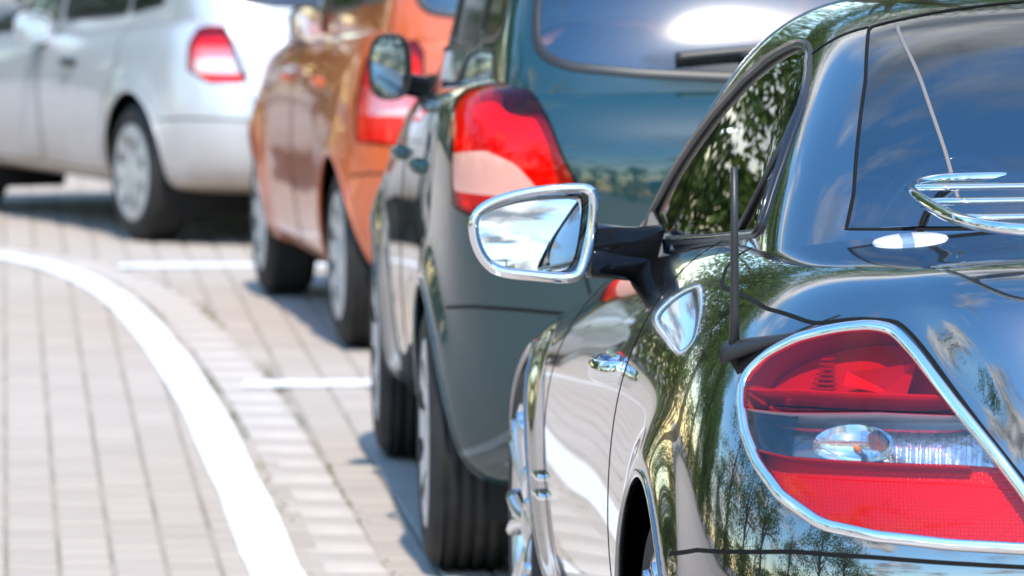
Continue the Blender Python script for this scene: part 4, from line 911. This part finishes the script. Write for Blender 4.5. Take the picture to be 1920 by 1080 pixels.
def door_mirror(car, outer, glass, y, sg, frame_mat, shell_mat, stalk, sr, tilt=10, depth=.10, fr=.009, toe=0):
    """mirror head: frame hoop, tilted glass, bulged housing in front, stalk to the door; outline given for the left side"""
    e = empty('side_mirror', car); f = 1 if sg < 0 else -1
    o = resample(chaikin(outer, 3), 72); c = o.mean(0)
    def L(p): p = np.array(p, float); p[:, 0] *= f; return p
    c3 = np.array([c[0], y, c[1]]); inn = c + (o - c) * .945; P = np.column_stack([inn[:, 0], np.full(72, y), inn[:, 1]]); V, F = tube(L(P), fr, 10, True); mesh_obj('frame', V, F, frame_mat, e)
    g = resample(chaikin(glass, 3), 72); cg = g.mean(0); Rm = 1.0; tt, tz = math.tan(radians(toe)), math.tan(radians(tilt))
    def gy(p): d = p - cg; return d[:, 1] * tz + d[:, 0] * tt + (d ** 2).sum(1) / (2 * Rm)
    lift = max(0, .003 - gy(g).min()) + y
    V = []; N = []
    for k in np.linspace(0, 1, 12)[1:]:
        p = cg + (g - cg) * k; V.append(np.column_stack([p[:, 0], lift + gy(p), p[:, 1]])); d = p - cg; N.append(np.column_stack([tt + d[:, 0] / Rm, -np.ones(72), tz + d[:, 1] / Rm]))
    V = np.vstack(V + [[[cg[0], lift, cg[1]]]]); N = np.vstack(N + [[[tt, -1, tz]]]); N /= np.linalg.norm(N, axis=1, keepdims=True); yg = lift + gy(g)
    F = [(j * 72 + i, j * 72 + (i + 1) % 72, (j + 1) * 72 + (i + 1) % 72, (j + 1) * 72 + i) for j in range(10) for i in range(72)] + [((i + 1) % 72, i, 792) for i in range(72)]
    mesh_obj('mirror_glass', L(V), F if f > 0 else [q[::-1] for q in F], M['mirror'], e, True, L(N))
    rows = [np.column_stack([o[:, 0] * .97 + c[0] * .03, np.full(72, y + .004), o[:, 1] * .97 + c[1] * .03])]; 
    for t in np.linspace(0, 1, 8)[0:]:
        k = math.sqrt(max(0, 1 - t ** 2.2)); q = c + (o - c) * (1.0 * k + .0005); rows.append(np.column_stack([q[:, 0] + .02 * t, np.full(72, y + .004 + depth * t), q[:, 1]]))
    n = 72; V = np.vstack(rows); F = [(j * n + i, j * n + (i + 1) % n, (j + 1) * n + (i + 1) % n, (j + 1) * n + i) for j in range(len(rows) - 1) for i in range(n)]; mesh_obj('housing', L(V), F, shell_mat, e)
    # dark back plate between glass and frame
    r1 = np.column_stack([g[:, 0], yg + .004, g[:, 1]]); r2 = P + np.array([0, .006, 0]); V = np.vstack([resample(r1, 72), r2]); mesh_obj('back_plate', L(V), [(i, (i + 1) % 72, 72 + (i + 1) % 72, 72 + i) for i in range(72)], M['gloss_black'], e)
    p = L(resample(chaikin(stalk, 2, False), 14, False)); a = np.arange(14) / 14 * 2 * pi; V = np.vstack([q + np.column_stack([0 * a, .022 * np.cos(a), sr * np.sin(a)]) for q in p]); F = [(j * 14 + i, j * 14 + (i + 1) % 14, (j + 1) * 14 + (i + 1) % 14, (j + 1) * 14 + i) for j in range(13) for i in range(14)] + [tuple(range(14))[::-1], tuple(range(182, 196))]
    mesh_obj('stalk', V, F, M['gloss_black'], e)
    return e
CAR_B, BODY_B = roadster()

# ------------------------------------------------------------------ the three cars in front
def handles(car, sh, spots, mat):
    for (y, z) in spots:
        for sg in (-1, 1):
            t = np.linspace(0, 1, 12); yy = y + .18 * t; base = np.array([sh.P(*q)[0] for q in sh.inv(np.column_stack([yy, np.full(12, z)]), (1, 2), 'L')]); x = base + .004 - .026 * np.sin(t * pi) ** .5
            V, F = sweep(np.column_stack([x * -sg, yy, np.full(12, z)]), np.tile([1. * sg, 0, 0], (12, 1)), np.column_stack([.015 * np.cos(np.arange(10) / 10 * 2 * pi), .008 * np.sin(np.arange(10) / 10 * 2 * pi)]), False); mesh_obj('door_handle', V, F, mat, car)
def hatchback(name, key, label, sh, gh, arcs, paint, light, doors, wins, rwin, screen, R, W, style, bump_z, mirror, hnd, seats, tub, gatez, seatmat='grey_cloth', trim=None, wheel_in=.012, glass='glass', lamp=None, toe=0, pale=None, res=(420, 110)):
    pt = M[paint]; car = car_root(name, key, label)
    holes = arches(car, sh, arcs, pt); L = chaikin(sh.inv(resample(np.array(light), 60)), 2); holes += [L, sh.mir(L)]
    regs = []; dsv = [side_sv(sh, d, 1) for d in doors]
    for d in dsv: regs += [('door', d), ('door', sh.mir(d))]
    yb = arcs[0][0] - arcs[0][2]; bl = resample(sh.inv(np.array([(-.82, yb + .02, bump_z), (-.80, yb * .6, bump_z + .01), (-.70, .10, bump_z + .01), (-.45, .03, bump_z), (-.15, .0, bump_z)])), 40, False)
    bump = np.vstack([bl, sh.mir(bl), [(2 * sh.M - bl[0, 0], -.6), (bl[0, 0], -.6)]])
    gx = lambda p: ~((np.abs(p[:, 0]) < tub[0] - .02) & (p[:, 1] > .30) & (p[:, 1] < tub[2]) & (p[:, 2] > tub[4] - .06))
    gate = np.vstack([bl[26:], sh.mir(bl[26:])]); top = sh.inv(np.array([(.2, .14, gatez), (-.2, .14, gatez), (-.50, .18, gatez)])); tt = resample(np.vstack([top]), 20, False)
    gl = resample(np.vstack([tt[::-1][:1], bl[26:27]]), 10, False); gate = np.vstack([gl, bl[26:], sh.mir(bl[26:]), sh.mir(gl)])
    parts = shell_parts(sh, res[0], res[1], holes, regs + [('rear_bumper', bump), ('tailgate', gate)], gx)
    body = put(parts, 'body', pt, car)[0]
    for nm in ('door', 'rear_bumper', 'tailgate'): put(parts, nm, pt, car)
    for d in dsv:
        for q in (d, sh.mir(d)): P, N = sh.PN(*resample(q, 160).T); V, F = sweep(P + N * .0008, N, [(-.003, -.002), (-.003, 0), (.003, 0), (.003, -.002)]); mesh_obj('door_gap', V, F, M['gap'], body, False)
    for q in (bl, sh.mir(bl)): ribbon(sh, q, 'bumper_gap', M['gap'], body, .007)
    tg = sh.inv(np.array([(light[-3][0], light[-3][1], light[-3][2]), (light[-3][0] + .015, light[-3][1] - .02, (light[-3][2] + bump_z) / 2), (light[-3][0] + .04, light[-3][1] - .04, bump_z)]))
    for q in (tg, sh.mir(tg)): ribbon(sh, q, 'tailgate_gap', M['gap'], body, .006)
    ws_ = [side_sv(gh, w, 2) for w in wins]; rw = back_sv(gh, rwin); fs = front_sv(gh, screen)
    gp = shell_parts(gh, res[0], 90, sum([[w, gh.mir(w)] for w in ws_], []) + [rw, fs], [])
    top = put(gp, 'body', pt, car)[0]; top.name = 'roof'
    for w in ws_:
        for q in (w, gh.mir(w)): e = empty('side_window', car); patch(gh, q, 'pane', M[glass], e, -.003, (.16, .16)); ring(gh, q, 'gasket', M['plastic'], e, .018, .004, 0, 120)
    e = empty('rear_window', car); patch(gh, rw, 'pane', M[glass], e, -.002, (.2, .16)); ring(gh, rw, 'gasket', M['plastic'], e, .022, .003, 0, 160)
    e = empty('windscreen', car); patch(gh, fs, 'pane', M['glass'], e, -.003, (.25, .2)); ring(gh, fs, 'gasket', M['plastic'], e, .022, .003, 0, 160)
    for right in (False, True):
        e = empty('tail_light', car); m = sh.mir if right else (lambda q: q); q = L.mean(0) + (L - L.mean(0)) * .98
        patch(sh, m(q), 'lamp_housing', M['lampwhite'], e, -.04, (.12, .12)); n = len(L); P, N = sh.PN(*m(L).T); V = np.vstack([P - N * .001, P - N * .045]); mesh_obj('lamp_wall', V, [(i, (i + 1) % n, n + (i + 1) % n, n + i) for i in range(n)], M['redbox'], e)
        for nm, zlo, zhi, mat in lamp:
            fl = line_f(sh, [(x, y, zlo) for x, y in ((light[0][0], light[0][1]), (-.68, .2), (light[-3][0], light[-3][1]))]) if zlo else None; fh = line_f(sh, [(x, y, zhi) for x, y in ((light[0][0], light[0][1]), (-.68, .2), (light[-3][0], light[-3][1]))]) if zhi else None
            patch(sh, m(band(L, fl, fh)), nm, M[mat], e, .004, (.12, .12))
        if pale: patch(sh, m(chaikin(sh.inv(resample(np.array(pale), 40)), 2)), 'pale_lens', M['pale_lens'], e, .0065, (.1, .1))
        ring(sh, m(L), 'lamp_gap', M['gap'], e, .007, .002, 0, 120)
    for (yc, zc, Ra) in arcs:
        for sg in (-1, 1):
            xw = float(sh.P(*sh.inv(np.array([(yc, zc + Ra + .01)]), (1, 2), 'L')[0])[0]); wheel(car, sg * (abs(xw) - wheel_in), yc, R, W, style, sg)
    interior(car, tub[0], tub[1], tub[2], tub[3], tub[4], seats, tub[3] + .1, M[seatmat])
    handles(car, sh, hnd, pt if not trim else M[trim])
    (mxx, my, mz, mw, mh) = mirror; a = np.linspace(0, 2 * pi, 24, endpoint=False); out = np.column_stack([mxx + mw / 2 * np.sign(np.cos(a)) * np.abs(np.cos(a)) ** .7, mz + mh / 2 * np.sign(np.sin(a)) * np.abs(np.sin(a)) ** .7])[::-1]
    for sg in (-1, 1): door_mirror(car, out, out.mean(0) + (out - out.mean(0)) * .84, my, sg, pt if key == 'silver' else M['plastic'], M['dark_shell'] if key == 'orange' else pt, [(mxx + mw * .3, my + .03, mz - mh * .25), (mxx + mw * .62, my + .06, mz - mh * .3), (mxx + mw * .95, my + .08, mz - mh * .35)], .03, -2, .11, .005, toe)
    e = empty('number_plate', car); V, F = box((0, -.006 + float(sh.P(*sh.inv(np.array([(0, bump_z - .1)]), (0, 2), 'B')[0])[1]), bump_z - .1), (.5, .012, .11), None, .003); mesh_obj('plate', V, F, M['white_disc'], e, False)
    return car, body

T_LIGHT = [(-0.797, 0.311, 0.821), (-0.792, 0.324, 0.883), (-0.783, 0.355, 0.962), (-0.768, 0.43, 1.02), (-0.74, 0.47, 1.045), (-0.703, 0.42, 1.06), (-0.674, 0.322, 1.062), (-0.637, 0.214, 1.042), (-0.607, 0.164, 0.998), (-0.579, 0.134, 0.942), (-0.551, 0.112, 0.889), (-0.545, 0.103, 0.855), (-0.558, 0.1, 0.816), (-0.647, 0.136, 0.797), (-0.754, 0.228, 0.804)]
CAR_T, BODY_T = hatchback('hatchback', 'teal', 'dark teal five-door hatchback with rounded red tail lamp, right in front of the black roadster', TB, TG, TA, 'teal', T_LIGHT,
    [[(.98, 1.02), (.92, .8), (1.10, .55), (1.08, .25), (1.98, .25), (2.0, .6), (1.98, .98)], [(2.02, .98), (2.03, .6), (2.01, .25), (2.86, .25), (2.85, .6), (2.80, .90), (2.72, .94)]],
    [[(.42, 1.20), (.50, 1.42), (.98, 1.44), (1.0, 1.15), (.55, 1.17)], [(1.04, 1.14), (1.03, 1.44), (1.92, 1.44), (1.94, 1.10)], [(2.0, 1.10), (1.99, 1.43), (2.18, 1.41), (2.68, 1.18), (2.72, 1.07)]],
    [(0, 1.092), (-.2, 1.098), (-.42, 1.108), (-.575, 1.122), (-.628, 1.15), (-.636, 1.19), (-.625, 1.28), (-.58, 1.41), (-.45, 1.455), (0, 1.46)],
    [(0, 1.03), (-.5, 1.03), (-.60, 1.08), (-.56, 1.28), (-.48, 1.44), (0, 1.48)],
    .30, .185, 'hub', .60, (-.845, 2.30, 1.045, .105, .165), [(1.08, .86), (2.10, .84)], [(-.37, 1.75), (.37, 1.75), (-.37, .85), (.37, .85)], (.70, .30, 3.0, .25, 1.0), 1.05,
    lamp=[('red_lens', None, None, 'red')], toe=9, pale=[(-.775, .31, .93), (-.70, .22, .935), (-.655, .17, .915), (-.625, .14, .875), (-.615, .13, .845), (-.70, .19, .850), (-.785, .29, .853)])
O_LIGHT = [(-.735, .285, .665), (-.745, .30, .79), (-.725, .28, .92), (-.695, .26, .995), (-.62, .165, 1.0), (-.585, .13, .95), (-.585, .10, .67), (-.65, .15, .655)]
CAR_O, BODY_O = hatchback('city_car', 'orange', 'orange tall city car with pale wheel covers, between the teal hatchback and the silver car', OB, OG, OA, 'orange', O_LIGHT,
    [[(.90, .95), (.86, .75), (1.0, .5), (.98, .25), (1.75, .25), (1.77, .6), (1.75, .92)], [(1.79, .92), (1.80, .6), (1.79, .25), (2.60, .25), (2.6, .6), (2.54, .84), (2.48, .88)]],
    [[(.36, 1.12), (.40, 1.38), (.86, 1.40), (.88, 1.08), (.45, 1.10)], [(.92, 1.07), (.91, 1.40), (1.70, 1.40), (1.72, 1.03)], [(1.78, 1.03), (1.77, 1.39), (1.95, 1.37), (2.42, 1.14), (2.48, 1.0)]],
    [(0, 1.045), (-.42, 1.05), (-.57, 1.07), (-.60, 1.12), (-.575, 1.36), (-.45, 1.41), (0, 1.42)],
    [(0, .98), (-.48, .98), (-.57, 1.04), (-.54, 1.24), (-.46, 1.40), (0, 1.44)],
    .29, .175, 'hub', .56, (-.755, 1.75, .985, .12, .13), [(1.0, .82), (1.88, .80)], [(-.36, 1.5), (.36, 1.5), (-.36, .7), (.36, .7)], (.66, .26, 2.7, .25, .93), 1.0, wheel_in=.03,
    lamp=[('red_lens', .83, None, 'red'), ('clear_lens', .745, .83, 'clear'), ('red_lens', None, .745, 'red2')])
S_LIGHT = [(-.735, .255, .70), (-.735, .27, .80), (-.715, .25, .895), (-.62, .19, .905), (-.585, .16, .82), (-.545, .11, .675), (-.56, .10, .652), (-.68, .16, .652)]
CAR_S, BODY_S = hatchback('family_car', 'silver', 'silver hatchback turned furthest to the left, farthest car of the row', SB, SG, SA, 'silver', S_LIGHT,
    [[(.95, .87), (.92, .68), (1.06, .5), (1.04, .26), (1.84, .26), (1.86, .5), (1.84, .83)], [(1.88, .83), (1.89, .5), (1.88, .26), (2.68, .26), (2.68, .5), (2.62, .76), (2.55, .79)]],
    [[(.66, .95), (.82, 1.20), (1.0, 1.23), (1.02, .905)], [(1.06, .90), (1.05, 1.23), (1.80, 1.25), (1.82, .855)], [(1.88, .85), (1.87, 1.25), (2.05, 1.23), (2.50, 1.0), (2.58, .83)]],
    [(0, .945), (-.40, .95), (-.52, .965), (-.56, 1.0), (-.52, 1.22), (-.42, 1.27), (0, 1.28)],
    [(0, .87), (-.48, .87), (-.57, .92), (-.54, 1.10), (-.46, 1.26), (0, 1.30)],
    .275, .18, 'hub', .50, (-.835, 1.80, .825, .17, .13), [(1.40, .69)], [(-.36, 1.6), (.36, 1.6), (-.36, .75), (.36, .75)], (.66, .30, 2.8, .25, .80), .90, trim='plastic',
    lamp=[('red_lens', .80, None, 'red'), ('clear_lens', .685, .80, 'clear'), ('red_lens', None, .685, 'red2')])
# rear wiper and a small orange sticker on the teal car's rear window
def wiper(car, gh, a, b, mat):
    e = empty('rear_wiper', car); q = gh.inv(np.array([(a[0], a[1]), (b[0], b[1])], float), (0, 2), 'B'); q = resample(q, 20, False); P, N = gh.PN(*q.T); V, F = sweep(P + N * .014, N, rprof(.024, .012, -.010), False); mesh_obj('blade', V, F, mat, e)
    V, F = tube(P[8:] + N[8:] * .026 + np.array([0, 0, -.012]), np.linspace(.006, .011, 12), 8); mesh_obj('arm', V, F, mat, e)
    V, F = tube([P[-1] - N[-1] * .01 + (0, 0, -.012), P[-1] + N[-1] * .04 + (0, 0, -.012)], .018, 14); mesh_obj('pivot', V, F, mat, e)
wiper(CAR_T, TG, (-.345, 1.135), (.02, 1.165), M['plastic'])
